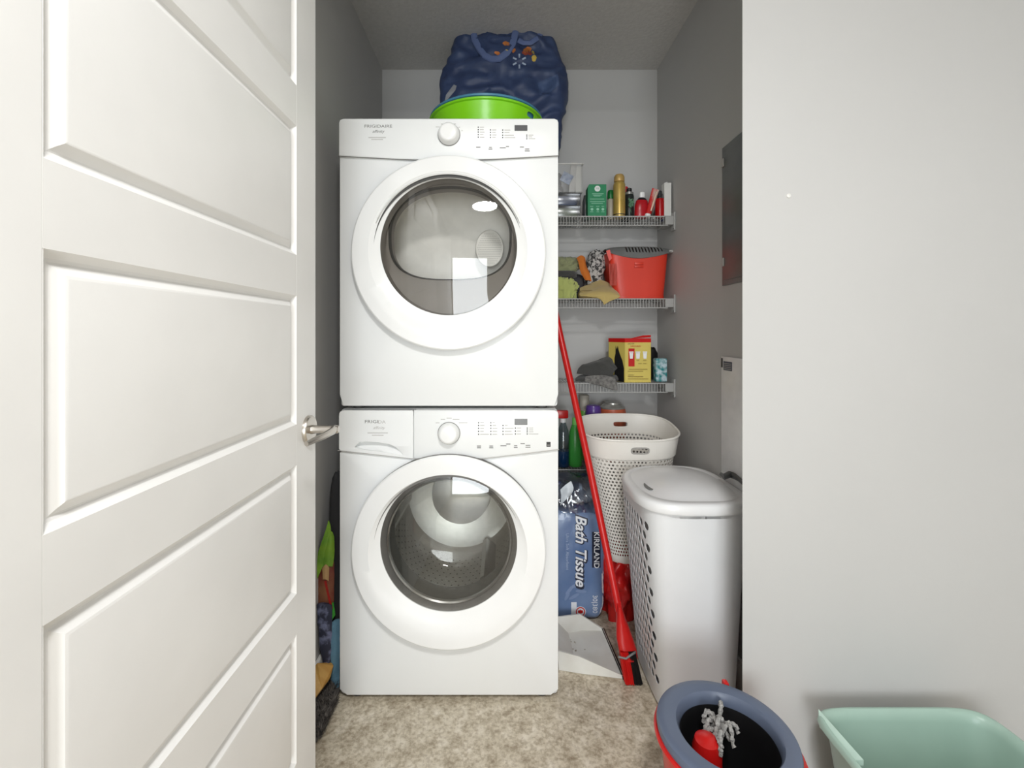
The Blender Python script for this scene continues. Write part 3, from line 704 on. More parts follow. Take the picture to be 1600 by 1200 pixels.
# clear tray on top with items
r = empty('clear_tray', (X(893, d), d+.07, zt_), 'clear plastic tray with white papers and a blue packet, stacked on the drawer box', 'tray')
tz0, tz1 = zt_+.0005, H(256, d); tx0, tx1 = x0-.04, X(910, d)
def tray(b):
    b.box((tx0, d-.004, tz0), (tx1, d+.15, tz0+.003)); b.box((tx0, d-.004, tz0), (tx1, d-.001, tz1)); b.box((tx1-.003, d-.004, tz0), (tx1, d+.15, tz1)); b.box((tx0, d+.147, tz0), (tx1, d+.15, tz1))
part('tray_body', tray, M_clear, r)
part('tray_rim', lambda b: (b.box((tx0, d-.008, tz1-.004), (tx1+.003, d-.001, tz1), .001), b.box((tx1-.002, d-.008, tz1-.004), (tx1+.005, d+.15, tz1), .001)), M_offw, r)
o = rbox('paper_packet', 899, 910, H(257, d), tz0+.004, d+.02, .012, mat('paper_white', (214, 210, 202), .7), .001, label='upright white paper packet in the clear tray', cat='packet')
o = rbox('card_sleeve', 889, 898, H(252, d), tz0+.004, d+.012, .006, mat('paper_grey', (196, 192, 186), .7), .001, tilt=4, label='grey-white card sleeve left of the paper packet in the clear tray', cat='card')
b = MB(); b.box((X(877, d), d+.002, H(286, d)), (X(894, d), d+.008, H(270, d)), .002); b.rot(Matrix.Rotation(math.radians(28), 3, 'Y'), (X(886, d), d, H(278, d)))
for v in b.bm.verts: v.co.z = max(v.co.z, tz0+.004)
b.build('blue_packet', mat('blue_packet', (112, 128, 160), .5, rgb2=(170, 180, 200), scale=60), label='blue and white soap packet leaning inside the clear tray', cat='packet')
b = MB(); b.lathe([(.02, 0), (.022, .02), (.018, .034), (.008, .04)], (X(873, d+.05), d+.05, tz0+.004), (0, 0, 1), 20); b.lathe([(.012, .038), (.013, .055), (.012, .085), (.014, .09), (.006, .098)], (X(873, d+.05), d+.05, tz0+.004), (0, 0, 1), 20)
b.build('black_bottle', M_black, label='black bottle top poking above the clear tray beside the dryer', cat='bottle')
# dark translucent flask
lb('dark_flask', [(.012, 0), (.014, .004), (.014, .085), (.010, .105), (.008, .115)], (X(915, 2.09), 2.09, Z1+.0005), mat('smoke_plastic', (72, 74, 74), .25), label='dark grey translucent bottle between drawer box and green carton', cat='bottle')
# green carton
M_green = mat('carton_green', (24, 130, 84), .5, scale=8)
d = 2.025
r = empty('green_carton', (X(933, d), d+.03, Z1), 'upright green cardboard carton with a white round emblem on the top shelf', 'carton')
x0, x1 = X(918.5, d), X(947.5, d); zt_ = H(288, d); zb_ = Z1+.0005
part('box', lambda b: b.loft([[Vector((x0, d, zb_)), Vector((x1, d, zb_)), Vector((x1, d+.05, zb_)), Vector((x0, d+.05, zb_))], [Vector((x0, d, zt_-.012)), Vector((x1, d, zt_-.012)), Vector((x1, d+.05, zt_-.012)), Vector((x0, d+.05, zt_-.012))],
     [Vector((x0+.006, d, zt_)), Vector((x1, d, zt_)), Vector((x1, d+.05, zt_)), Vector((x0+.006, d+.05, zt_))]]), M_green, r, smooth=0)
ec = P(933.5, 294.8, d)
part('emblem', lambda b: b.lathe([(.013, 0), (.013, .0008)], (ec.x, d, ec.z), (0, -1, 0), 24), M_white, r)
letter('emblem_lettering', 'YSS', (ec.x, d-.0012, ec.z), .011, M_green, r)
def cl(b):
    for x, y, w in ((934, 302.8, 18), (933.5, 305, 14), (933, 306.3, 10), (933, 311, 22), (933.5, 315, 23), (933, 317.8, 18), (924.5, 322.4, 5), (934, 322.4, 5), (942, 322.4, 4), (924.5, 331, 5), (934, 331, 4), (942, 331, 5)):
        c = P(x, y, d); b.box((c.x-w*.00143, d-.0007, c.z-.0011), (c.x+w*.00143, d+.0002, c.z+.0011))
    for x in (925, 934, 942):
        c = P(x, 327, d); b.lathe([(.0062, 0), (.0062, .0006)], (c.x, d, c.z), (0, -1, 0), 14)
part('carton_print', cl, mat('pale_green_print', (150, 205, 178), .6), r, kind='stuff')
# green-cap bottle
def bottle(name, px, d, base, parts, label, cat='bottle', tilt=0, yaw=0, n=24, sq=None):
    c = Vector((X(px, d), d, base+.0005)); root = empty(name, c, label, cat)
    for pn, prof, m in parts:
        b = MB(); b.lathe(prof, c, (0, 0, 1), n)
        if sq:
            for v in b.bm.verts: v.co.y = c.y+(v.co.y-c.y)*sq
        if tilt: b.rot(Matrix.Rotation(math.radians(tilt), 3, 'Y'), c)
        b.build(pn, m, root)
    return root
bottle('lotion_bottle', 954, 2.07, Z1, [('body', [(.013, 0), (.015, .003), (.015, .085), (.011, .093)], mat('beige_plastic', (176, 168, 152), .4)), ('cap', [(.014, .0935), (.015, .096), (.014, .125), (.011, .132)], mat('cap_green', (22, 104, 48), .35))], 'pale bottle with dark green cap just left of the gold can')
bottle('spray_can', 967.5, 2.04, Z1, [('body', [(.024, 0), (.0268, .003), (.0268, .145), (.024, .156), (.02, .16)], mat('gold_can', (196, 164, 84), .35, .45, rgb2=(206, 178, 104))), ('base_ring', [(.0275, .010), (.0275, .014)], M_printD), ('cap', [(.022, .1605), (.0235, .164), (.023, .183), (.017, .193), (.008, .196)], mat('gold_cap', (190, 156, 92), .4, .2))], 'tall gold spray can standing on the top shelf')
def goldprint(b):
    c = P(963.5, 305, 2.013)
    b.box((c.x-.001, 2.0120, c.z-.05), (c.x+.001, 2.016, c.z+.05))
bottle('aerosol_can', 983, 2.07, Z1, [('body', [(.019, 0), (.0215, .003), (.0215, .105), (.019, .112)], mat('can_black', (34, 40, 38), .3)), ('collar', [(.0195, .112), (.0195, .122), (.014, .124)], mat('can_collar', (150, 152, 148), .35, .5)), ('cap', [(.012, .124), (.012, .14), (.006, .143)], M_black)], 'short black aerosol can with grey collar right of the gold can')
bottle('red_cap_bottle', 977, 2.13, Z1, [('body', [(.016, 0), (.018, .003), (.018, .13), (.012, .14)], M_black), ('cap', [(.013, .1405), (.013, .165), (.01, .168)], mat('cap_red', (190, 34, 38), .35))], 'dark bottle with small red cap behind the gold can')
# leafy sprig
b = MB()
for k in range(9):
    a = random.uniform(0, 6.28); c = P(985+random.uniform(-3, 5), 322-k*1.3, 2.03)
    tv = Vector((math.cos(a)*.012, -.004, math.sin(a)*.010)); w = Vector((-tv.z, 0, tv.x))*.45
    b.bm.faces.new([b.bm.verts.new(q) for q in (c-tv, c+w, c+tv, c-w)])
b.tube([P(986, 332, 2.03), P(984, 322, 2.03), P(987, 311, 2.03)], .0012, 6); 
b.build('leaf_sprig', mat('sprig_green', (88, 128, 98), .7), smooth=0, recalc=False, label='small dull green leafy sprig in front of the black can', cat='sprig')
M_redL = mat('red_bottle', (178, 22, 34), .28)
bottle('mouthwash_bottle', 1001.5, 2.05, Z1, [('body', [(.028, 0), (.031, .004), (.031, .055), (.026, .078), (.014, .092)], M_redL), ('shoulder_label', [(.0225, .0795), (.024, .080), (.0155, .0925), (.012, .094)], mat('label_black', (30, 26, 30), .4)), ('cap', [(.0115, .094), (.0125, .096), (.0115, .117), (.008, .119)], M_white)], 'squat red bottle with white cap on the top shelf', sq=.55, tilt=3)
# tilted red-white tube
def tubef(name, px, d, pym, m1, m2, label, tilt):
    c = Vector((X(px, d), d, Z1+.0005)); root = empty(name, c, label, 'tube'); L = .118
    def body(b):
        rings = []
        for t in (0, .1, .5, .85, 1):
            hx, hy = .0125+.004*t, .012*(1-t)+.0012; rings.append(sup(c.x, c.y, hx, hy, 2.2, 20, c.z+.016+L*t))
        b.loft(rings); b.rot(Matrix.Rotation(math.radians(tilt), 3, 'Y'), c)
    part('body', body, m1, root)
    part('cap', lambda b: (b.lathe([(.0125, .001), (.0135, .003), (.0125, .0165)], c, (0, 0, 1), 20), b.rot(Matrix.Rotation(math.radians(tilt), 3, 'Y'), c)), M_white, root)
    part('stripe', lambda b: (b.box((c.x+.002, c.y-.013, c.z+.03), (c.x+.008, c.y-.006, c.z+.12), .001), b.rot(Matrix.Rotation(math.radians(tilt), 3, 'Y'), c)), m2, root)
tubef('toothpaste_tube', 1011, 2.035, 0, mat('tube_red', (200, 34, 32), .35, rgb2=(214, 206, 196), scale=10, contrast=(.5, .6)), mat('tube_cream', (222, 200, 176), .4), 'red and white squeeze tube standing on its cap, leaning right', 17)
tubef('hand_cream_tube', 1024, 2.075, 0, mat('tube_dark', (52, 50, 54), .4, rgb2=(160, 160, 158), scale=14, contrast=(.5, .6)), M_printL, 'dark squeeze tube leaning right behind the red tube', 12)
bottle('red_bottle', 1031, 2.04, Z1, [('body', [(.018, 0), (.021, .003), (.021, .07), (.019, .084)], mat('deep_red_bottle', (176, 8, 14), .25)), ('top', [(.0185, .0845), (.017, .098), (.011, .108), (.009, .12), (.006, .122)], glassy('clear_top', (190, 196, 200), boost=.1))], 'deep red bottle with clear shoulders next to the white box')
r = bottle('pump_bottle', 1040, 2.10, Z1, [('body', [(.019, 0), (.022, .003), (.022, .125), (.017, .137), (.010, .142)], mat('pump_blue', (66, 72, 138), .35)), ('collar', [(.010, .1425), (.0105, .155), (.0085, .157)], M_white)], 'blue pump bottle with white nozzle behind the white box')
cc = Vector((X(1040, 2.10), 2.10, Z1))
part('nozzle', lambda b: (b.tube([cc+Vector((0, 0, .157)), cc+Vector((0, 0, .176))], .0035, 10), b.tube([cc+Vector((-.004, 0, .174)), cc+Vector((.008, -.004, .178)), cc+Vector((.02, -.008, .177)), cc+Vector((.024, -.009, .172))], .004, 10)), M_white, r)
rbox('white_box', 1038, 1049, H(285.5, 2.02), Z1+.0005, 2.02, .035, mat('box_white', (228, 228, 224), .5), .001, label='narrow plain white box at the right end of the top shelf', cat='box', smooth=0)

# --- second shelf: towels, cloths, red basket
def cloth(name, rows, th, m, seed=0, amp=.004, nu=14, sub=1, parent=None, **k):
    """cloth sheet through rows of guide points (each row same count), wrinkled and thickened"""
    b = MB(); R = len(rows); Cn = len(rows[0])
    def cr(p0, p1, p2, p3, t): return .5*((2*p1)+(-p0+p2)*t+(2*p0-5*p1+4*p2-p3)*t*t+(-p0+3*p1-3*p2+p3)*t**3)
    def samp(lst, t):
        n = len(lst)-1; i = min(int(t*n), n-1); f = t*n-i
        return cr(lst[max(i-1, 0)], lst[i], lst[i+1], lst[min(i+2, n)], f)
    def f(u, v):
        line = [samp(row, u) for row in rows]; p = samp(line, v)
        q = p*22+Vector((seed*5, 0, 0)); w = noise.noise(q)*amp+noise.noise(q*2.3)*amp*.5
        return p+Vector((w*.5, -abs(w), w))
    b.grid(f, nu*2, nu*2); b.solid(th)
    return b.build(name, m, parent, smooth=70, **k)
def V(px, py, d): return P(px, py, d)
M_sage = mat('towel_sage', (142, 146, 108), .95, bump=.8, bscale=500, sheen=.3)
M_lime2 = mat('towel_lime', (176, 184, 108), .95, bump=.8, bscale=500, sheen=.3)
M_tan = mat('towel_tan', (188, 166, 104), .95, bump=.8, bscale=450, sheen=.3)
M_char = mat('towel_charcoal', (66, 66, 64), .95, bump=.8, bscale=450, sheen=.3)
M_orange = mat('cloth_orange', (202, 112, 40), .9, bump=.6, bscale=400)
def lumpo(name, px0, px1, py0, py1, d0, d1, m, seed, amp=.28, label='', cat='cloth', pw=3, z0=None, group=None, n=48, rows=18):
    b = MB(); x0, x1 = X(px0, d0), X(px1, d0); lump(b, x0, x1, d0, d1, H(py1, d0) if z0 is None else z0, H(py0, d0), seed, amp, pw, n, rows)
    return b.build(name, m, smooth=70, label=label, cat=cat, group=group)
lumpo('sage_towel', 858, 912, 397, 428, 2.06, 2.17, M_sage, 3, .5, 'sage green towel, topmost of the pile beside the dryer', 'towel')
lumpo('charcoal_towel', 856, 905, 421, 433, 2.04, 2.18, M_char, 5, .15, 'dark charcoal towel folded under the sage towel', 'towel', 4)
lumpo('dark_pouch', 890, 916, 425, 460, 2.075, 2.18, mat('dark_pouch', (48, 48, 52), .7), 6, .2, 'dark grey pouch on the second shelf behind the cloths', 'pouch', z0=Z2+.001)
lumpo('lime_towel', 860, 908, 430, 466, 2.015, 2.072, M_lime2, 8, .62, 'crumpled yellow-green towel at the front edge of the second shelf', 'towel', 2.6, z0=Z2+.001)
b = MB(); lump(b, X(914, 2.05), X(948, 2.05), 2.075, 2.19, H(448, 2.07), H(386, 2.07), 11, .34, 2.7, 56, 24); b.rot(Matrix.Rotation(math.radians(10), 3, 'Y'), (X(933, 2.1), 2.1, 1.38))
b.build('patterned_cloth', mat('leopard_cloth', (60, 58, 58), .9, rgb2=(190, 186, 182), scale=60, contrast=(.46, .54), bump=.5), smooth=70, label='grey and white mottled cloth bundle left of the red basket', cat='cloth')
cloth('orange_cloth', [[V(902, 404, 2.07), V(907, 401, 2.06), V(912, 405, 2.065)], [V(905, 412, 2.055), V(911, 412, 2.045), V(915, 416, 2.055)], [V(908, 425, 2.05), V(914, 426, 2.04), V(919, 428, 2.05)], [V(916, 438, 2.05), V(919, 438, 2.045), V(923, 440, 2.05)]], .006, M_orange, 2, label='narrow orange cloth hanging between the towels and the mottled bundle', cat='cloth')
cloth('tan_towel', [[V(906, 450, 2.06), V(920, 444, 2.09), V(935, 438, 2.10), V(948, 440, 2.09), V(958, 447, 2.06)],
                    [V(906, 456, 2.03), V(922, 450, 2.05), V(937, 446, 2.06), V(952, 448, 2.045), V(964, 455, 2.03)],
                    [V(908, 462, 2.005), V(924, 458, 2.0), V(940, 456, 1.998), V(955, 457, 1.996), V(969, 462, 1.993)],
                    [V(934, 466, 1.994), V(938, 466, 1.990), V(944, 467, 1.988), V(955, 467, 1.988), V(967, 465, 1.990)],
                    [V(942, 473, 1.992), V(943, 475, 1.989), V(944, 476, 1.987), V(951, 472, 1.987), V(958, 469, 1.989)]], .006, M_tan, 4, .003, label='tan towel draped over the front edge of the second shelf', cat='towel')
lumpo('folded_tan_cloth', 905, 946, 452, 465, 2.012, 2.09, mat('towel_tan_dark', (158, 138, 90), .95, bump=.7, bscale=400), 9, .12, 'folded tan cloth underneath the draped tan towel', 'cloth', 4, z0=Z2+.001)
# red basket with grey slotted lid (carrier)
r = empty('carrier_basket', (X(1000, 2.08), 2.09, Z2), 'red-orange plastic carrier with a grey slotted lid on the second shelf', 'carrier')
d = 2.02
def cb(b):
    rings = []
    zt_, zb_ = H(394, d), Z2+.001
    for t in (0, .05, .3, .6, .9, 1):
        xa = X(962+(950-962)*t, d); xb = X(1040+(1047-1040)*t, d); g = .0 if t else .003
        rings.append(sup((xa+xb)/2, d+.088, (xb-xa)/2-g, .086+.002*t-g, 7, 72, zb_+(zt_-zb_)*t))
    # front dips in the middle
    for ring_i, k in ((4, .5), (5, 1.0)):
        for p in rings[ring_i]:
            if p.y < d+.05:
                s = (p.x-X(998, d))/.13; p.z -= k*.028*max(0, 1-s*s)
    b.loft(rings, True, True, False)
cbm = MB(); cb(cbm); cbm.solid(.002); cbm.build('body', M_redB, r)
part('bottom_band', lambda b: b.loft([sup(X(1001, d), d+.088, X(1041, d)-X(1001, d), .0885, 7, 60, z) for z in (Z2+.001, Z2+.012)]), M_redB, r)
def lid(b):
    f = lambda u, v: None
    x0, x1 = X(949, d), X(1049, d); y0_, y1_ = d-.003, d+.178
    def ff(u, v):
        vv = (0, .05, .32, .62, 1.0); i = min(int(v*4), 3); t = v*4-i; v = vv[i]+(vv[i+1]-vv[i])*t
        x = x0+(x1-x0)*u; q = (u-.5)*2; y = y0_+(y1_-y0_)*v
        zf = H(393, d)-.028*max(0, 1-q*q)
        return Vector((x, y, zf+(H(386, d)+.012*(1-q**4)-zf)*math.sin(min(v/.32, 1)*math.pi/2)))
    def hole(u, v): return (.5, .82, 3) if (.28 < u < .92 and .25 < v < .5) else None
    perf(b, ff, 20, 4, hole, m=2, stagger=False); b.solid(.0025)
part('lid', lid, M_grey, r, label='grey slotted lid')
part('latch', lambda b: (b.box((X(991, d), d-.006, H(413.5, d)), (X(1005, d), d+.002, H(410, d)), .001), b.box((X(991, d), d-.006, H(418, d)), (X(1005, d), d+.002, H(415, d)), .001)), M_redB, r)
part('end_grip', lambda b: b.loft([[P(947, 392, d-.004), P(953, 390, d-.006), P(956, 404, d-.006), P(952, 408, d-.004)], [P(947, 392, d+.05), P(953, 390, d+.05), P(956, 404, d+.05), P(952, 408, d+.05)]]), M_redB, r)
def gr_(b):
    for k in range(6):
        y = 412+k*.0; b.tube([P(952+k*2.1, 412, d-.002), P(953+k*2.2, 430, d-.005), P(953.5+k*1.9, 446, d-.001)], .0018, 6)
part('side_ribs', gr_, mat('faded_red', (206, 92, 80), .5), r, label='faded ribs at the left end')
part('lid_knob', lambda b: b.box((X(1046, d), d, H(394.5, d)), (X(1052, d), d+.03, H(390.5, d)), .002), M_printL, r)

# --- third shelf
cloth('charcoal_towel', [[V(900, 590, 2.03), V(908, 586, 2.05), V(925, 584, 2.07), V(945, 584, 2.06), V(962, 586, 2.05)], [V(899, 594, 2.01), V(910, 592, 2.005), V(930, 590, 2.005), V(948, 588, 2.003), V(966, 592, 2.004)], [V(908, 597, 2.006), V(916, 596, 2.002), V(930, 596, 2.0), V(948, 594, 1.998), V(966, 594, 1.999)]], .008, M_char, 5, .003, label='charcoal towel lying flat on the third shelf left of the yellow box', cat='towel')
cloth('charcoal_cloth', [[V(948, 560, 2.10), V(953, 562, 2.09), V(958, 570, 2.08), V(962, 578, 2.06)], [V(930, 568, 2.07), V(938, 569, 2.05), V(948, 575, 2.04), V(958, 583, 2.03)], [V(908, 574, 2.04), V(920, 575, 2.03), V(935, 582, 2.02), V(955, 590, 2.012)], [V(901, 584, 2.035), V(915, 586, 2.02), V(930, 588, 2.01), V(952, 592, 2.006)]], .012, M_char, 12, .004, label='dark towel heaped against the left side of the yellow box', cat='towel')
cloth('fleece_cloth', [[V(915, 588, 2.002), V(930, 587, 1.998), V(950, 588, 1.995), V(960, 590, 1.994)], [V(914, 594, 2.0), V(928, 592, 1.992), V(948, 592, 1.990), V(962, 594, 1.990)], [V(918, 597, 1.997), V(930, 597, 1.992), V(950, 596, 1.989), V(964, 600, 1.988)], [V(955, 606, 1.992), V(957, 608, 1.989), V(960, 610, 1.987), V(965, 610, 1.987)]], .004, mat('grey_fleece', (136, 134, 130), 1, rgb2=(96, 94, 92), scale=90, bump=1, bscale=300), 7, .004, label='light grey fleecy cloth hanging over the edge of the third shelf', cat='cloth')
# yellow box
r = empty('bag_box', (X(984, 2.04), 2.07, Z3), 'tall yellow and red cardboard box of bin bags on the third shelf', 'box')
d = 2.008; A = Vector((X(976.5, d), d, 0)); Bv = Vector((X(1017, 2.012), 2.012, 0)); Cv = Vector((X(951, 2.10), 2.10, 0)); Dv = Bv+(Cv-A)
zt_ = H(529, d); zb_ = Z3+.0005; M_yel = mat('box_yellow', (212, 192, 96), .5, scale=6)
def qf(b, pts, z0, z1): b.loft([[Vector((p.x, p.y, z0)) for p in pts], [Vector((p.x, p.y, z1)) for p in pts]])
part('box_body', lambda b: qf(b, [A, Bv, Dv, Cv], zb_, zt_), M_yel, r, smooth=0)
g = .0008; out = [A+Vector((-g, -g, 0)), Bv+Vector((g, -g, 0)), Dv+Vector((g, g, 0)), Cv+Vector((-g, g, 0))]
part('red_band', lambda b: qf(b, out, H(535, d), zt_+.001), M_red, r, smooth=0)
part('open_flap', lambda b: b.loft([[P(984, 529, d+.02), P(1017, 527, d+.03), P(1017, 523.5, d+.035), P(1005, 524, d+.03)], [v+Vector((0, .0015, 0)) for v in [P(984, 529, d+.02), P(1017, 527, d+.03), P(1017, 523.5, d+.035), P(1005, 524, d+.03)]]]), M_red, r)
fd = d-.0006
pbox('red_patch', 982, 544.5, 991.5, 572.5, fd, .0006, M_red, r, bev=0)
for x, ww, m in ((986.5, 6, 0), (996.8, 6.6, 0), (1007.8, 6, 0)):
    def can(b):
        pts = [(x-ww/2, 551.5), (x+ww/2, 551.5), (x+ww/2-.8, 560.5), (x-ww/2+.8, 560.5)]
        b.prism([P(a, c_, fd-.0012) for a, c_ in pts], (0, .0006, 0)); b.prism([P(a, c_, fd-.0012) for a, c_ in ((x-ww/2-.4, 549.3), (x+ww/2+.4, 549.3), (x+ww/2+.4, 551), (x-ww/2-.4, 551))], (0, .0006, 0))
    part('bin_picture', can, M_white, r, smooth=0)
c = P(986, 537.3, fd); letter('box_lettering', 'SACS DE', (c.x, fd-.0008, c.z), .0075, M_printD, r)
def bl(b):
    for x, y, w in ((1000, 568, 5), (1007.5, 568, 5), (996.5, 563.3, 4), (1007.5, 563.3, 5), (997, 577, 29), (993, 580, 24), (986, 586, 9), (993, 588.5, 24), (997, 592, 32)):
        c = P(x, y, fd); b.box((c.x-w*.00141, fd-.0009, c.z-.001), (c.x+w*.00141, fd+.0002, c.z+.001))
part('box_print', bl, mat('ochre_print', (140, 116, 52), .6), r, kind='stuff', smooth=0)
c = P(993, 541, fd); letter('box_lettering', 'ORDURES', (c.x, fd-.0008, c.z), .008, M_red, r, wide=1.25)
def bagpic(b):
    def sd(t, z): return A+(Cv-A)*t+Vector((0, 0, z))
    nrm = Vector((-(Cv-A).y, (Cv-A).x, 0)).normalized(); nrm = nrm if nrm.x < 0 else -nrm
    pts = []
    for t, py in ((.05, 598), (.05, 575), (.15, 563), (.3, 553), (.38, 546), (.42, 540), (.48, 546), (.55, 540), (.56, 552), (.62, 560), (.62, 585), (.55, 598)):
        q = sd(t, 0); q.z = H(py, q.y); q.z = max(q.z, zb_+.001); pts.append(q+nrm*.0005)
    b.prism(pts, nrm*.0008)
part('bag_picture', bagpic, M_black, r, smooth=0)
lumpo('black_bin_bag', 1004, 1032, 540, 596, 2.10, 2.17, mat('black_film', (20, 20, 22), .35), 13, .3, 'black plastic bag stuffed behind the yellow box', 'bag', z0=Z3+.001)
b = MB(); b.box((X(1025, 2.02), 2.02, Z3+.001), (X(1043, 2.02), 2.07, H(560, 2.02)), .006)
b.build('tissue_packet', mat('teal_packet', (40, 134, 138), .35, rgb2=(196, 214, 222), scale=45, contrast=(.42, .6)), label='blue-green patterned packet at the right end of the third shelf', cat='packet')

# --- fourth shelf bottles
d = 2.04
r = empty('spray_bottle', (X(880, d), d, Z4), 'clear spray bottle with red trigger and blue liquid, beside the dryer', 'spray bottle')
c = Vector((X(880, d), d, Z4+.0005))
part('bottle', lambda b: b.lathe([(.026, 0), (.029, .004), (.029, .12), (.024, .16), (.013, .19), (.011, .205)], c, (0, 0, 1), 24), M_clear2, r)
part('liquid', lambda b: b.lathe([(.024, .002), (.027, .006), (.027, .072)], c, (0, 0, 1), 24), mat('blue_liquid', (24, 66, 110), .2), r)
part('collar', lambda b: b.lathe([(.014, .198), (.014, .216)], c, (0, 0, 1), 18), M_white, r)
part('trigger_head', lambda b: (b.box((c.x-.034, d-.011, c.z+.216), (c.x+.022, d+.011, c.z+.252), .005), b.tube([c+Vector((-.026, 0, .23)), c+Vector((-.034, -.002, .205)), c+Vector((-.028, -.003, .185))], .005, 8)), M_red, r)
M_gbot = mat('bottle_green', (62, 150, 62), .3, scale=10)
bottle('green_bottle', 899, 2.045, Z4, [('body', [(.025, 0), (.029, .004), (.030, .11), (.027, .155), (.016, .185)], M_gbot), ('cap', [(.0145, .1855), (.0145, .215), (.012, .218)], mat('cap_pale_green', (110, 190, 90), .35))], 'bright green detergent bottle behind the red pole', sq=.8)
bottle('cream_cap_bottle', 913, 2.17, Z4, [('body', [(.03, 0), (.033, .004), (.033, .2), (.022, .23)], mat('lime_bottle', (104, 168, 70), .35)), ('cap', [(.0215, .2305), (.0225, .235), (.0225, .300), (.02, .303)], mat('cream_cap', (176, 170, 158), .45))], 'green bottle with tall cream cap behind the purple cap')
bottle('purple_cap_bottle', 927, 2.075, Z4, [('body', [(.036, 0), (.04, .004), (.04, .18), (.038, .21), (.034, .225)], mat('softener_black', (40, 34, 52), .3)), ('cap', [(.031, .2255), (.036, .227), (.035, .24), (.034, .258), (.030, .268), (.018, .271)], mat('cap_purple', (84, 56, 132), .28))], 'dark bottle with a wide purple cap behind the perforated basket')
bottle('orange_tub', 957, 2.135, Z4, [('body', [(.055, 0), (.06, .004), (.062, .225), (.058, .246)], mat('tub_orange', (206, 104, 72), .4)), ('lid', [(.0575, .2465), (.058, .252), (.042, .266), (.039, .267), (.038, .274), (.02, .276)], mat('lid_silver', (178, 176, 170), .3, .6))], 'orange canister with a stepped silver lid behind the perforated basket')

# ------------------------------------------------------------------ floor: tissue packs, red sack
def pack(name, x0, x1, y0_, y1_, z0, z1, m, label, seed, cat='package', crumple=.004):
    def f(b):
        cx, cy, cz = (x0+x1)/2, (y0_+y1_)/2, (z0+z1)/2; T = 40; n = 96; rings = []
        for t in range(T+1):
            v = -1+2*t/T; e = (1-abs(v)**7)**(1/7) if abs(v) < 1 else 0; e = max(e, .5)
            ring = sup(cx, cy, (x1-x0)/2*e, (y1_-y0_)/2*e, 7, n, cz+(z1-z0)/2*v)
            for p in ring:
                q = p*16+Vector((seed, seed*2, 0)); w = abs(noise.noise(q))*crumple+abs(noise.noise(Vector((p.x*60, p.y*60, p.z*14))))*crumple*.6
                dirv = Vector((p.x-cx, p.y-cy, 0)); dirv.normalize(); p -= dirv*w
            rings.append(ring)
        b.loft(rings)
    b = MB(); f(b); return b, label
M_pack = mat('pack_blue', (92, 118, 160), .3, rgb2=(120, 142, 178), scale=5, coat=.4)
root = empty('tissue_pack', (.30, 1.89, 0), 'blue plastic-wrapped bath tissue pack standing on the floor beside the washer', 'tissue pack')
b, _ = pack('w', .186, .410, 1.80, 1.975, .001, .455, M_pack, '', 3)
pk_ = b.build('wrapper', M_pack, root, smooth=70)
pt = bvh_of(pk_); PD = 1.80
M_ink = mat('pack_ink', (30, 36, 56), .4); M_pale = mat('pack_pale', (168, 184, 210), .4); M_silv = mat('pack_white', (226, 228, 232), .35)
c = P(907, 860, PD); letter('pack_lettering', 'Bath Tissue', c+Vector((.002, 0, -.002)), .062, M_ink, root, deg=-90, tree=pt, italic=.35, bold=.004, off=.0016)
letter('pack_lettering', 'Bath Tissue', c, .060, M_silv, root, deg=-90, tree=pt, italic=.35, bold=.0012, off=.0026)
decal('brand_patch', pxz([(925, 831), (938.5, 831), (938.5, 887), (925, 887)], PD), M_ink, root, pt, .0012, .01)
c = P(932, 859.5, PD); letter('pack_lettering', 'KIRKLAND', c, .030, M_silv, root, deg=-90, tree=pt, bold=.0006, off=.0022)
c = P(886.5, 862, PD); letter('pack_lettering', 'Ultra Soft Absorbent', c, .017, M_pale, root, deg=-90, tree=pt, off=.0014)
c = P(929.5, 944, PD); letter('pack_lettering', '30|380', c, .0265, M_silv, root, deg=-90, tree=pt, off=.0016)
def disc(px, py, r, n=20): return pxz([(px+r*math.cos(2*math.pi*k/n), py+r*math.sin(2*math.pi*k/n)) for k in range(n)], PD)
decal('pack_badge', pxz([(892.5, 941), (901, 941), (901, 961), (892.5, 961)], PD), M_silv, root, pt, .0011, .01)
decal('pack_badge', disc(907, 956, 8.5), M_silv, root, pt, .0014, .01)
decal('pack_badge', disc(907, 956, 7.4), M_red, root, pt, .0019, .01)
decal('pack_badge', disc(907, 956, 5.8), M_silv, root, pt, .0023, .01)
lf = [(0, -5), (1.2, -2.6), (2.8, -3.4), (2.5, -.8), (4.6, -1.6), (4.0, .6), (4.8, 1.4), (1.6, 3.0), (.5, 3.0), (.4, 5), (-.4, 5), (-.5, 3.0), (-1.6, 3.0), (-4.8, 1.4), (-4.0, .6), (-4.6, -1.6), (-2.5, -.8), (-2.8, -3.4), (-1.2, -2.6)]
decal('maple_leaf_print', pxz([(907+.85*x, 956+.85*y) for x, y in lf], PD), M_red, root, pt, .0028, .01)
for sx, sy, l in ((890, 922, 12), (899, 915, 13), (908, 924, 11), (886, 932, 9), (897, 932, 12)):
    pts = []
    for k in range(14):
        t = 2*math.pi*k/14; u, v = l*.8*math.cos(t), 2.6*math.sin(t); a = math.radians(-50+(sx-890)*3)
        pts.append((sx+u*math.cos(a)-v*math.sin(a), sy+u*math.sin(a)+v*math.cos(a)))
    decal('petal_print', pxz(pts, PD), mat('pack_petal', (122, 142, 178), .35), root, pt, .0010, .01)
for zc in (.105, .235, .36):
    part('paper_roll', lambda b: b.lathe([(.001, .0), (.048, .0), (.052, .004), (.052, .10), (.048, .104), (.001, .104)], (.362, 1.83+.052, zc-.052), (0, 0, 1), 28), mat('tissue_white', (235, 234, 230), .8), root) if 0 else None
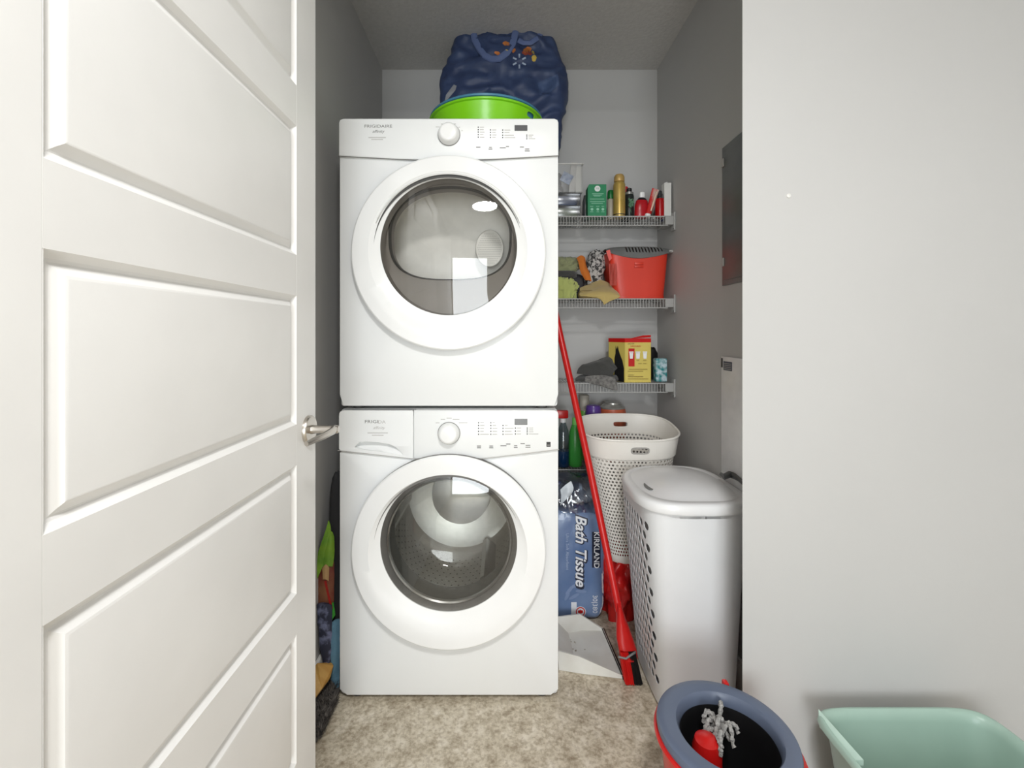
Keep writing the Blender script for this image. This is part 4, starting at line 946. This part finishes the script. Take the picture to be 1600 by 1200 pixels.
decal('white_end', pxz([(940, 896), (946.6, 893), (946.6, 925), (945, 929), (941, 926)], PD), M_silv, root, pt, .0012, .01)
decal('white_end', pxz([(941, 932), (946, 932), (946.6, 938), (946.4, 963), (941, 968)], PD), M_silv, root, pt, .0012, .01)
root2 = empty('tissue_pack', (.30, 1.90, .457), 'smaller crumpled navy and clear tissue pack lying on top of the blue one', 'tissue pack')
M_pack2 = mat('pack_navy', (56, 68, 104), .3, rgb2=(196, 202, 212), scale=12, contrast=(.5, .62), coat=.4)
b, _ = pack('w', .188, .374, 1.83, 1.985, .457, .548, M_pack2, '', 9, crumple=.012)
o2 = b.build('wrapper', M_pack2, root2, smooth=70)
cloth('clear_wrap', [[V(868, 742, 1.90), V(885, 736, 1.89), V(905, 742, 1.88), V(925, 748, 1.90)], [V(868, 760, 1.83), V(888, 764, 1.81), V(908, 758, 1.80), V(930, 770, 1.82)], [V(868, 782, 1.80), V(890, 785, 1.782), V(910, 780, 1.785), V(934, 786, 1.80)], [V(868, 794, 1.795), V(892, 803, 1.782), V(916, 800, 1.782), V(938, 806, 1.79)]], .0012, glassy('wrap_film', (220, 226, 232), boost=.12, rough=.16), 8, .014, parent=root2)
cloth('white_flap', [[V(876, 764, 1.79), V(884, 757, 1.785), V(892, 752, 1.79)], [V(877, 775, 1.785), V(887, 768, 1.775), V(896, 762, 1.78)], [V(876, 790, 1.785), V(884, 780, 1.775), V(892, 772, 1.78)]], .002, mat('flap_white', (206, 214, 220), .4), 3, .004, parent=root2)
# red sack under the basket
lumpo('red_sack', 943, 1018, 862, 975, 1.775, 1.96, mat('red_sack', (170, 14, 18), .3, rgb2=(206, 34, 30), scale=14), 21, .42, 'crumpled red plastic sack on the floor under the perforated basket', 'sack', 3.2, z0=.001, n=72, rows=36)

# ------------------------------------------------------------------ tall perforated basket
root = empty('laundry_basket', (.50, 1.87, .235), 'tall off-white perforated laundry basket with handle slots, standing behind the lidded hamper', 'basket')
M_bask = mat('basket_plastic', (232, 228, 220), .4, scale=4)
BC0 = Vector((.545, 1.875, .235)); 
def bsec(t):   # centre, half sizes at height fraction t
    xa = X(953, 1.80)+(X(910.5, 1.80)-X(953, 1.80))*t; xb = .62+(.695-.62)*t
    ya = 1.785+(1.712-1.785)*t; yb = 1.955+(2.0-1.955)*t
    return xa, xb, ya, yb
ZB, ZT = .236, .765
def bpt(u, v, z0, z1, grow=0):
    z = z0+(z1-z0)*v; t = (z-ZB)/(ZT-ZB); xa, xb, ya, yb = bsec(max(t, 0)); a = 2*math.pi*u; ca, sa = math.cos(a), math.sin(a); pw = 3.0
    r = (abs(ca)**pw+abs(sa)**pw)**(-1/pw)
    cx, cy = (xa+xb)/2, (ya+yb)/2; x, y = cx+((xb-xa)/2+grow)*r*ca, cy+((yb-ya)/2+grow)*r*sa
    tl = (y-cy)*.16*max(t, 0)
    return Vector((x, y, z+tl))
b = MB()
perf(b, lambda u, v: bpt(u, v, ZB+.035, ZT-.07), 76, 30, lambda u, v: (.66, .66, 1.6), m=2); b.solid(.0016)
b.build('body', M_bask, root, smooth=35)
wu = lambda u: u+.034*math.sin(2*math.pi*u)
b = MB(); perf(b, lambda u, v: bpt(wu(u), v, ZT-.078, ZT, .006), 12, 1, lambda u, v: ((.62, .30, 4) if (abs(u-.79) < .03 or abs(u-.21) < .03) else None), m=8, stagger=False); b.solid(.003)
b.build('rim_band', M_bask, root, smooth=35)
part('rim', lambda b: b.tube([bpt(k/72, 1, ZT-.07, ZT+.002, .0055) for k in range(73)], .0042, 8), M_bask, root)
b = MB()
n = 72
rings = [[bpt(k/n, 0, ZB+.037, ZT) for k in range(n)], [bpt(k/n, 0, ZB+.01, ZT) for k in range(n)], [bpt(k/n, 0, ZB, ZT, -.008) for k in range(n)]]
b.loft(rings, True, False, True); b.build('bottom', M_bask, root)
def slotring(c_u):
    pts = []
    for k in range(41):
        a = 2*math.pi*k/40; ca, sa = math.cos(a), math.sin(a); r = (abs(ca)**4+abs(sa)**4)**(-.25)
        pts.append(bpt(wu(c_u+(.5/12)*.62*r*ca), .5+.5*.30*r*sa, ZT-.078, ZT, .006))
    return pts
for cu in (.7917, .2083):
    part('handle_slot_rim', lambda b: b.tube(slotring(cu), .003, 6), mat('slot_grey', (168, 165, 160), .45) if cu > .5 else M_bask, root)
part('liner_orange', lambda b: b.box((X(950, 2.02), 2.006, H(669.5, 2.02)), (X(979, 2.02), 2.012, H(660, 2.02)), .002), mat('orange_red_liner', (190, 66, 34), .5), root) if 0 else None

# ------------------------------------------------------------------ lidded hamper
root = empty('laundry_hamper', (.585, 1.5, 0), 'white lidded laundry hamper with oval holes, half hidden by the wall corner', 'hamper')
M_hamp = mat('hamper_plastic', (220, 221, 222), .4, scale=4)
def hsec(t):
    xa = .475+(.424-.475)*t; xb = .71+(.738-.71)*t; ya = 1.345+(1.318-1.345)*t; yb = 1.66+(1.69-1.66)*t
    return xa, xb, ya, yb
def hpt(u, z, grow=0, pw=5.0):
    t = z/.62; xa, xb, ya, yb = hsec(t); a = 2*math.pi*u; ca, sa = math.cos(a), math.sin(a); r = (abs(ca)**pw+abs(sa)**pw)**(-1/pw)
    return Vector(((xa+xb)/2+((xb-xa)/2+grow)*r*ca, (ya+yb)/2+((yb-ya)/2+grow)*r*sa, z))
b = MB()
def hhole(u, v):
    u = u % 1
    if .385 < u < .612 and .03 < v < .97: return (.74, .80, 2)
    return None
perf(b, lambda u, v: hpt(u, .04+.575*v), 40, 17, hhole, m=2)
b.solid(.0018); b.build('body', M_hamp, root, smooth=35)
b = MB(); rings = [[hpt(k/80, .608) for k in range(80)], [hpt(k/80, .632) for k in range(80)]]; b.loft(rings, True, False, False); b.solid(.002); b.build('upper_band', M_hamp, root)
b = MB(); rings = [[hpt(k/80, .0415) for k in range(80)], [hpt(k/80, .012) for k in range(80)], [hpt(k/80, .001, -.01) for k in range(80)]]; b.loft(rings, True, False, True); b.build('base', M_hamp, root)
# wire cord at the lower left corner
def lidf(b):
    n = 96
    prof = [(.008, .622, 3.6), (.0155, .624, 3.6), (.017, .629, 3.6), (.0165, .645, 3.6), (.013, .6515, 3.6), (.006, .6545, 3.6), (-.008, .6555, 3.4), (-.011, .6535, 3.4), (-.016, .6545, 3.3), (-.045, .666, 3.0), (-.09, .676, 2.6), (-.13, .680, 2.4)]
    rings = []
    for g_, z, pw in prof:
        ring = []
        for k in range(n):
            a = 2*math.pi*k/n; ca, sa = math.cos(a), math.sin(a); q = pw if (sa < 0 or ca > 0) else 2.25
            r = (abs(ca)**q+abs(sa)**q)**(-1/q)
            hx, hy = .157+g_, .186+g_
            hx = max(hx, .004)
            ring.append(Vector((.581+hx*r*ca, 1.504+hy*r*sa, z)))
        rings.append(ring)
    b.loft(rings)
lidm = part('lid', lidf, mat('hamper_lid', (226, 226, 226), .25, scale=3), root, smooth=50)
lt = None
def lidpatch(b):   # finger recess near the left end
    n = 28; rings = []
    for s, dz in ((1, .0008), (.85, -.0045), (.3, -.008)):
        rings.append([Vector((.462+.011*s*math.cos(2*math.pi*k/n), 1.44+.033*s*math.sin(2*math.pi*k/n), .6605+dz)) for k in range(n)])
    b.loft(rings[:1]+[[v+Vector((0, 0, .0012)) for v in rings[0]]]+[[Vector((.462+(v.x-.462)*.8, 1.44+(v.y-1.44)*.8, v.z+.001)) for v in rings[0]]])
part('finger_grip', lidpatch, M_grey, lidm, label='dark finger recess')
# grey strap handle lying on the lid at the back right
part('lid_latch', lambda b: b.tube([P(1127, 741, 1.497), P(1131, 745, 1.467), P(1140, 741, 1.49), P(1148, 744, 1.47), P(1155, 749, 1.44), P(1160, 756, 1.40)], [.006, .010, .011, .010, .007, .003], 10), mat('latch_grey', (92, 94, 94), .35), root, label='dark grey latch at the back right of the lid')

# ------------------------------------------------------------------ dustpan and broom
root = empty('dustpan', (.30, 1.63, 0), 'white dustpan with black lip lying on the floor between washer and hamper', 'dustpan')
M_pan = mat('pan_white', (226, 226, 220), .4, rgb2=(214, 212, 204), scale=10)
def pan(b):
    # plan (x,y): mouth on the right, back on the left
    o_ = [(.402, 1.508), (.262, 1.532), (.192, 1.548), (.190, 1.735), (.30, 1.765), (.388, 1.756)]
    hts = [.010, .058, .066, .066, .060, .010]
    outer_b = [Vector((x, y, .001)) for x, y in o_]; outer_t = [Vector((x-.004*(i in (1, 2)), y, h)) for i, ((x, y), h) in enumerate(zip(o_, hts))]
    cx, cy = .29, 1.64
    inn_t = [Vector((cx+(p.x-cx)*.965, cy+(p.y-cy)*.95, p.z)) for p in outer_t]
    inn_b = [Vector((cx+(x-cx)*.90, cy+(y-cy)*.86, .005)) for x, y in o_]
    inn_b[0] = Vector((.394, 1.517, .0045)); inn_b[5] = Vector((.381, 1.748, .0045)); inn_b[1].y += .0; inn_b[2].x += .05; inn_b[3].x += .05
    inn_b[2].z = inn_b[3].z = .012
    b.loft([outer_b, outer_t, inn_t, inn_b])
part('pan', pan, M_pan, root, smooth=25)
part('rubber_lip', lambda b: b.loft([[Vector((.398, 1.505, .001)), Vector((.409, 1.503, .001)), Vector((.409, 1.503, .006)), Vector((.396, 1.507, .012))], [Vector((.384, 1.758, .001)), Vector((.394, 1.760, .001)), Vector((.394, 1.760, .006)), Vector((.382, 1.758, .012))]]), M_black, root)
def dirt(b):
    for k in range(20):
        x, y = random.uniform(.25, .30), random.uniform(1.57, 1.72); s = random.uniform(.001, .003); z = .0062 if x > .27 else .011
        b.box((x-s, y-s*.5, z-.001), (x+s, y+s*.5, z+.0008))
part('dust', dirt, mat('dust', (150, 140, 122), .9), root, kind='stuff', smooth=0)
root = empty('broom', (.42, 1.50, 0), 'red broom leaning back against the dryer, bristles beside the dustpan', 'broom')
pb_, pt_ = P(967.5, 955, 1.535), P(876, 527, 1.80)
part('pole', lambda b: b.tube([pb_, pb_.lerp(pt_, .5)+Vector((.004, 0, 0)), pt_, pt_+(pt_-pb_)*.22], .0128, 16), M_red, root)
def head(b):
    rows = [(940, 963.5, 970, 1.535), (962, 963, 976, 1.53), (975, 963, 981, 1.525), (995, 963, 988, 1.515), (1012, 966, 994, 1.505), (1024, 971, 996, 1.50)]
    rings = []
    for py, xa, xb, dd in rows:
        a, c_ = P(xa, py, dd), P(xb, py, dd); m_ = (a+c_)/2; hx = (c_.x-a.x)/2
        rings.append([Vector((m_.x+hx*(abs(math.cos(q))**.7)*math.copysign(1, math.cos(q)), dd+.018*math.sin(q), m_.z+.01*math.sin(q))) for q in [2*math.pi*k/24 for k in range(24)]])
    b.loft(rings)
part('head_block', head, M_red, root)
def brs(b, x0, x1, dd0, dd1, nx, ny, zt1):
    for i in range(nx):
        for j in range(ny):
            u, v = (i+random.uniform(.2, .8))/nx, (j+random.uniform(.2, .8))/ny
            a = Vector((X(968, 1.5)+(X(991, 1.5)-X(968, 1.5))*(x0+(x1-x0)*u), dd0+(dd1-dd0)*v, .105)); e = Vector((X(975, 1.5)+(X(1001, 1.5)-X(975, 1.5))*(x0+(x1-x0)*u), dd0-.008+(dd1-dd0)*1.3*v, random.uniform(.002, .008)))
            b.tube([a, a.lerp(e, .5)+Vector((random.uniform(-.002, .002), 0, 0)), e], .0011, 4, False)
part('bristles', lambda b: (brs(b, .5, 1.0, 1.485, 1.515, 26, 14, 0)), M_black, root, kind='stuff', smooth=0, label='black bristles')
part('bristles', lambda b: (brs(b, .0, .5, 1.485, 1.515, 24, 14, 0)), M_red, root, kind='stuff', smooth=0, label='red bristles')
part('grey_band', lambda b: b.tube([P(966, 1026, 1.487), P(978, 1029, 1.482), P(988, 1022, 1.482), P(993, 1019, 1.49)], .0035, 8), M_grey, root)

# ------------------------------------------------------------------ right wall fittings
root = empty('breaker_panel', (XR, 1.43, 1.309), 'grey metal breaker panel set in the right closet wall', 'electrical panel')
M_pan2 = mat('panel_grey', (118, 120, 119), .4, .2, scale=4)
def quadx(b, y0_, y1_, z0, z1, x0, x1, bev=.002): b.box((x0, y0_, z0), (x1, y1_, z1), bev)
part('frame', lambda b: quadx(b, 1.27, 1.561, 1.309, 1.781, XR-.006, XR+.001), M_pan2, root)
part('cover', lambda b: quadx(b, 1.28, 1.545, 1.325, 1.765, XR-.010, XR-.005), mat('panel_cover', (106, 108, 107), .35, .2), root)
for z in (1.725, 1.388):
    part('hinge', lambda b: quadx(b, 1.538, 1.550, z-.014, z+.014, XR-.013, XR-.009, .001), M_printL, root)
root = empty('white_board', (XR, 1.47, .60), 'white sheet board fixed to the right closet wall above the hamper', 'board')
part('sheet', lambda b: quadx(b, 1.29, 1.566, .02 if 0 else .62, 1.067, XR-.006, XR, .001), mat('board_white', (236, 236, 236), .35), root)
part('label_sticker', lambda b: quadx(b, 1.492, 1.548, 1.022, 1.052, XR-.0068, XR-.0058, 0), mat('sticker_blue_grey', (70, 76, 92), .5), root, smooth=0)
part('sticker_print', lambda b: [quadx(b, 1.497, 1.543, z, z+.002, XR-.0073, XR-.0066, 0) for z in (1.026, 1.032, 1.038, 1.044)], M_printL, root, kind='stuff', smooth=0)
part('corner_clip', lambda b: quadx(b, 1.555, 1.563, 1.030, 1.062, XR-.0085, XR-.0055, .001), M_printD, root)
b = MB(); c = P(1232, 306, 1.15); b.lathe([(.0055, 0), (.005, .002), (.003, .0022), (.0028, .001)], (c.x, 1.15, c.z), (0, -1, 0), 20)
b.build('wall_anchor', M_offw, label='small white wall anchor in the bare grey wall', cat='anchor')

# ------------------------------------------------------------------ mop bucket
MCX, MCY, MR, MZ = .478, .975, .150, .30
root = empty('mop_bucket', (MCX, MCY, 0), 'red mop bucket with a slate grey wringer basket on the floor by the wall corner', 'bucket')
SX = 1.0
def ell(r, z, n=72, sx=.93, sy=.93, dx=0, dy=0): return [Vector((MCX+dx+r*sx*math.cos(2*math.pi*k/n), MCY+dy+r*sy*math.sin(2*math.pi*k/n), z)) for k in range(n)]
b = MB(); b.loft([ell(.105, .001), ell(.112, .006), ell(.125, .12), ell(.142, .25), ell(.147, .268), ell(.1555, .270), ell(.157, .276), ell(.154, .280), ell(.149, .280)], True, True, False); b.build('pail', M_red, root)
M_slate = mat('slate_plastic', (92, 102, 122), .35, scale=6)
b = MB(); b.loft([ell(.149, .276), ell(.151, .290), ell(.149, .297), ell(.144, .300), ell(.130, .300), ell(.113, .297, dx=.006, dy=.0), ell(.108, .290, dx=.006), ell(.106, .275, dx=.006), ell(.095, .15, dx=.006), ell(.09, .12, dx=.006)], True, False, False); b.build('wringer_basket', M_slate, root)
b = MB(); b.loft([ell(.1045, .272, dx=.006), ell(.094, .15, dx=.006), ell(.088, .125, dx=.006), ell(.002, .122, dx=.006)], True, False, True); b.build('basket_lining', mat('black_lining', (16, 16, 18), .5), root)
part('lug', lambda b: b.box((MCX+.058, MCY+.122, .268), (MCX+.070, MCY+.140, .300), .003), M_red, root)
part('bail_handle', lambda b: b.tube([Vector((MCX+.149*math.cos(a), MCY+.149*math.sin(a), .262)) for a in [math.radians(70-k*10) for k in range(22)]], .004, 8), M_red, root)
b = MB(); rr = random.Random(5)
for k in range(15):
    a = rr.uniform(0, 6.28); c = Vector((.487+rr.uniform(-.02, .02), 1.012+rr.uniform(-.02, .02), .255)); pts = [c]
    hgt = rr.uniform(.02, .055); rad = rr.uniform(.02, .055)
    for t in (.3, .6, .85, 1.0):
        pts.append(c+Vector((math.cos(a)*rad*t, math.sin(a)*rad*t, hgt*math.sin(t*2.6)-.02*t)))
    fine = []
    for i in range(len(pts)-1):
        for q in range(5): fine.append(pts[i].lerp(pts[i+1], q/5)+Vector((rr.uniform(-.002, .002), rr.uniform(-.002, .002), rr.uniform(-.002, .002))))
    b.tube(fine, [.0042+.0012*math.sin(i*1.7) for i in range(len(fine))], 6)
mh = empty('string_mop', (MCX-.01, MCY, .20), 'grey stringy mop head with a red hub sitting inside the bucket', 'mop')
b.build('strings', mat('mop_string', (186, 184, 180), .95, bump=1, bscale=600, scale=200, rgb2=(140, 138, 136)), mh, kind='stuff')
part('hub', lambda b: b.lathe([(.03, .20), (.03, .25), (.025, .268), (.010, .276)], (.442, .983, 0), (0, 0, 1), 28), M_red, mh, label='red hub')

# ------------------------------------------------------------------ mint bin
M_mint = mat('mint_plastic', (158, 184, 171), .35, scale=5)
root = empty('mint_bin', (.93, .98, 0), 'pale mint green plastic bin on the floor in front of the bare wall', 'bin')
bx0, bx1, by0, by1, bz = .740, 1.150, .80, 1.095, .246
def mb_(b):
    cx, cy, hx, hy = (bx0+bx1)/2, (by0+by1)/2, (bx1-bx0)/2, (by1-by0)/2
    sh = lambda g_, z, pw=7: sup(cx, cy, hx+g_, hy+g_, pw, 96, z)
    b.loft([sh(-.04, .001), sh(-.036, .004), sh(-.010, .22), sh(-.008, .236), sh(.000, .238), sh(.004, .232), sh(.006, .233), sh(.004, .243), sh(.0, bz), sh(-.004, bz), sh(-.012, .236), sh(-.013, .22), sh(-.042, .006)])
part('body', mb_, M_mint, root, smooth=50)
cL = Vector((bx0+.004, by1-.02, bz))
part('side_grip', lambda b: b.loft([[Vector((bx0+.002, by1-.03, .236)), Vector((bx0+.012, by1-.012, .252)), Vector((bx0+.030, by0+.17, .236)), Vector((bx0+.012, by0+.17, .236))], [v+Vector((0, 0, -.012)) for v in [Vector((bx0+.002, by1-.03, .236)), Vector((bx0+.012, by1-.012, .252)), Vector((bx0+.030, by0+.17, .236)), Vector((bx0+.012, by0+.17, .236))]]]), mat('mint_light', (182, 206, 194), .35), root)

# ------------------------------------------------------------------ narrow gap left of the washer
def gx(px, d): return max(X(px, d), XL+.013)
# black bag
def gaplump(name, px0, px1, py0, py1, d0, d1, m, seed, amp, label, cat, z0=None, pw=3.0):
    b = MB(); x0, x1 = X(px0, d0), X(px1, d0)
    x0 = max(x0, XL+.013); x1 = min(x1, AX0-.001); lump(b, x0, x1, d0, d1, H(py1, d0) if z0 is None else z0, H(py0, d0), seed, amp, pw, 40, 24)
    return b.build(name, m, smooth=70, label=label, cat=cat)
gaplump('black_tote', 511, 540, 736, 975, 1.475, 1.515, mat('black_fabric', (40, 40, 42), .8), 31, .10, 'black fabric tote squeezed between washer and left wall', 'tote')
M_lg = mat('leaf_green', (136, 176, 52), .5, rgb2=(96, 146, 44), scale=20)
M_br = mat('bag_brown', (134, 88, 58), .5, rgb2=(112, 40, 34), scale=18)
r = empty('produce_bag', (-.57, 1.47, .25), 'glossy shopping bag printed green and brown, folded beside the washer', 'bag')
cloth('green_fold', [[V(498, 862, 1.455), V(506, 838, 1.46), V(514, 812, 1.47)], [V(496, 880, 1.45), V(507, 858, 1.455), V(517, 826, 1.465)], [V(495.5, 905, 1.45), V(506, 880, 1.455), V(514, 850, 1.465)]], .003, M_lg, 1, .003, parent=r, label='bright green fold')
cloth('green_fold', [[V(512, 845, 1.46), V(517, 830, 1.465), V(521, 838, 1.47)], [V(505, 870, 1.455), V(514, 860, 1.455), V(522, 862, 1.465)], [V(504, 885, 1.455), V(511, 884, 1.455), V(520, 884, 1.462)]], .003, M_lg, 6, .003, parent=r, label='bright green fold')
cloth('brown_fold', [[V(496, 880, 1.465), V(508, 870, 1.462), V(522, 876, 1.47)], [V(495.5, 905, 1.46), V(509, 905, 1.457), V(522, 905, 1.468)], [V(497, 942, 1.46), V(509, 945, 1.457), V(521, 940, 1.466)]], .003, M_br, 3, .004, parent=r, label='brown and red printed fold')
cloth('tan_fold', [[V(504, 888, 1.452), V(509, 882, 1.450), V(514, 886, 1.456)], [V(505, 905, 1.450), V(509, 905, 1.448), V(513, 908, 1.455)]], .002, mat('fold_tan', (186, 150, 104), .5), 5, .002, parent=r)
cloth('red_stripe', [[V(507, 908, 1.453), V(510, 907, 1.452)], [V(512, 930, 1.453), V(515, 930, 1.452)], [V(517, 952, 1.455), V(520, 950, 1.455)]], .002, mat('stripe_red', (170, 36, 30), .5), 5, .001, parent=r)
cloth('green_fold', [[V(515, 945, 1.462), V(521, 938, 1.465)], [V(519, 968, 1.462), V(524, 960, 1.466)]], .003, mat('grass_green', (52, 150, 44), .5), 2, .002, parent=r)
cloth('floral_bag', [[V(497, 942, 1.452), V(508, 940, 1.452), V(519, 944, 1.458)], [V(499, 970, 1.450), V(509, 968, 1.449), V(519, 968, 1.455)], [V(502, 1000, 1.450), V(510, 1000, 1.448), V(518, 998, 1.453)], [V(507, 1034, 1.452), V(512, 1034, 1.450), V(517, 1030, 1.453)]], .010, mat('navy_floral', (42, 46, 66), .6, rgb2=(112, 118, 148), scale=28, contrast=(.5, .6)), 4, .004, label='navy floral bag tucked low beside the washer', cat='bag')
cloth('blue_cloth', [[V(518, 974, 1.46), V(523, 968, 1.46), V(530, 966, 1.47)], [V(517, 1000, 1.455), V(523, 1000, 1.455), V(530, 1000, 1.465)], [V(518, 1040, 1.455), V(523, 1045, 1.455), V(529, 1050, 1.465)], [V(519, 1060, 1.46), V(523, 1072, 1.46), V(528, 1078, 1.465)]], .006, mat('blue_terry', (98, 138, 160), .95, bump=1, bscale=250), 9, .004, label='light blue terry cloth hanging low beside the washer', cat='cloth')
# wooden tray-like scoop
b = MB()
prs = [P(491, 1042, 1.40), P(496, 1036, 1.42), P(518, 1035, 1.45), P(521, 1040, 1.44), P(516, 1058, 1.40), P(503, 1076, 1.38), P(491, 1092, 1.36)]
b.prism(prs, (-.004, .004, -.010)); b.build('wooden_scoop', mat('light_wood', (206, 164, 92), .45, rgb2=(188, 142, 72), scale=8, stretch=(1, 6, 1)), smooth=0, label='light wooden board lying at the foot of the open door', cat='board')
# grey shaggy mat
root = empty('shaggy_mat', (-.555, 1.40, 0), 'dark grey shaggy mat on the floor beside the washer', 'mat')
part('backing', lambda b: b.box((XL+.014, 1.27, .001), (-.518, 1.56, .012), .004), mat('mat_back', (84, 80, 76), 1), root)
def shag(b):
    for k in range(5200):
        y = random.uniform(1.275, 1.555); x = random.uniform(XL+.018, -.508 if y < 1.40 else -.535); a = random.uniform(0, 6.28); l = random.uniform(.008, .02)
        h_ = random.uniform(.012, .034) * (1 if y < 1.45 else 1)
        p = Vector((x, y, .010)); e = p+Vector((math.cos(a)*l, math.sin(a)*l, h_)); w = Vector((-math.sin(a), math.cos(a), 0))*.0012
        m_ = p.lerp(e, .6)+Vector((0, 0, .005))
        b.bm.faces.new([b.bm.verts.new(q) for q in (p-w, p+w, m_+w, m_-w)]); b.bm.faces.new([b.bm.verts.new(q) for q in (m_-w, m_+w, e)])
part('pile', shag, mat('shag_grey', (112, 106, 100), 1, rgb2=(78, 74, 70), scale=60), root, kind='stuff', smooth=0, recalc=False)
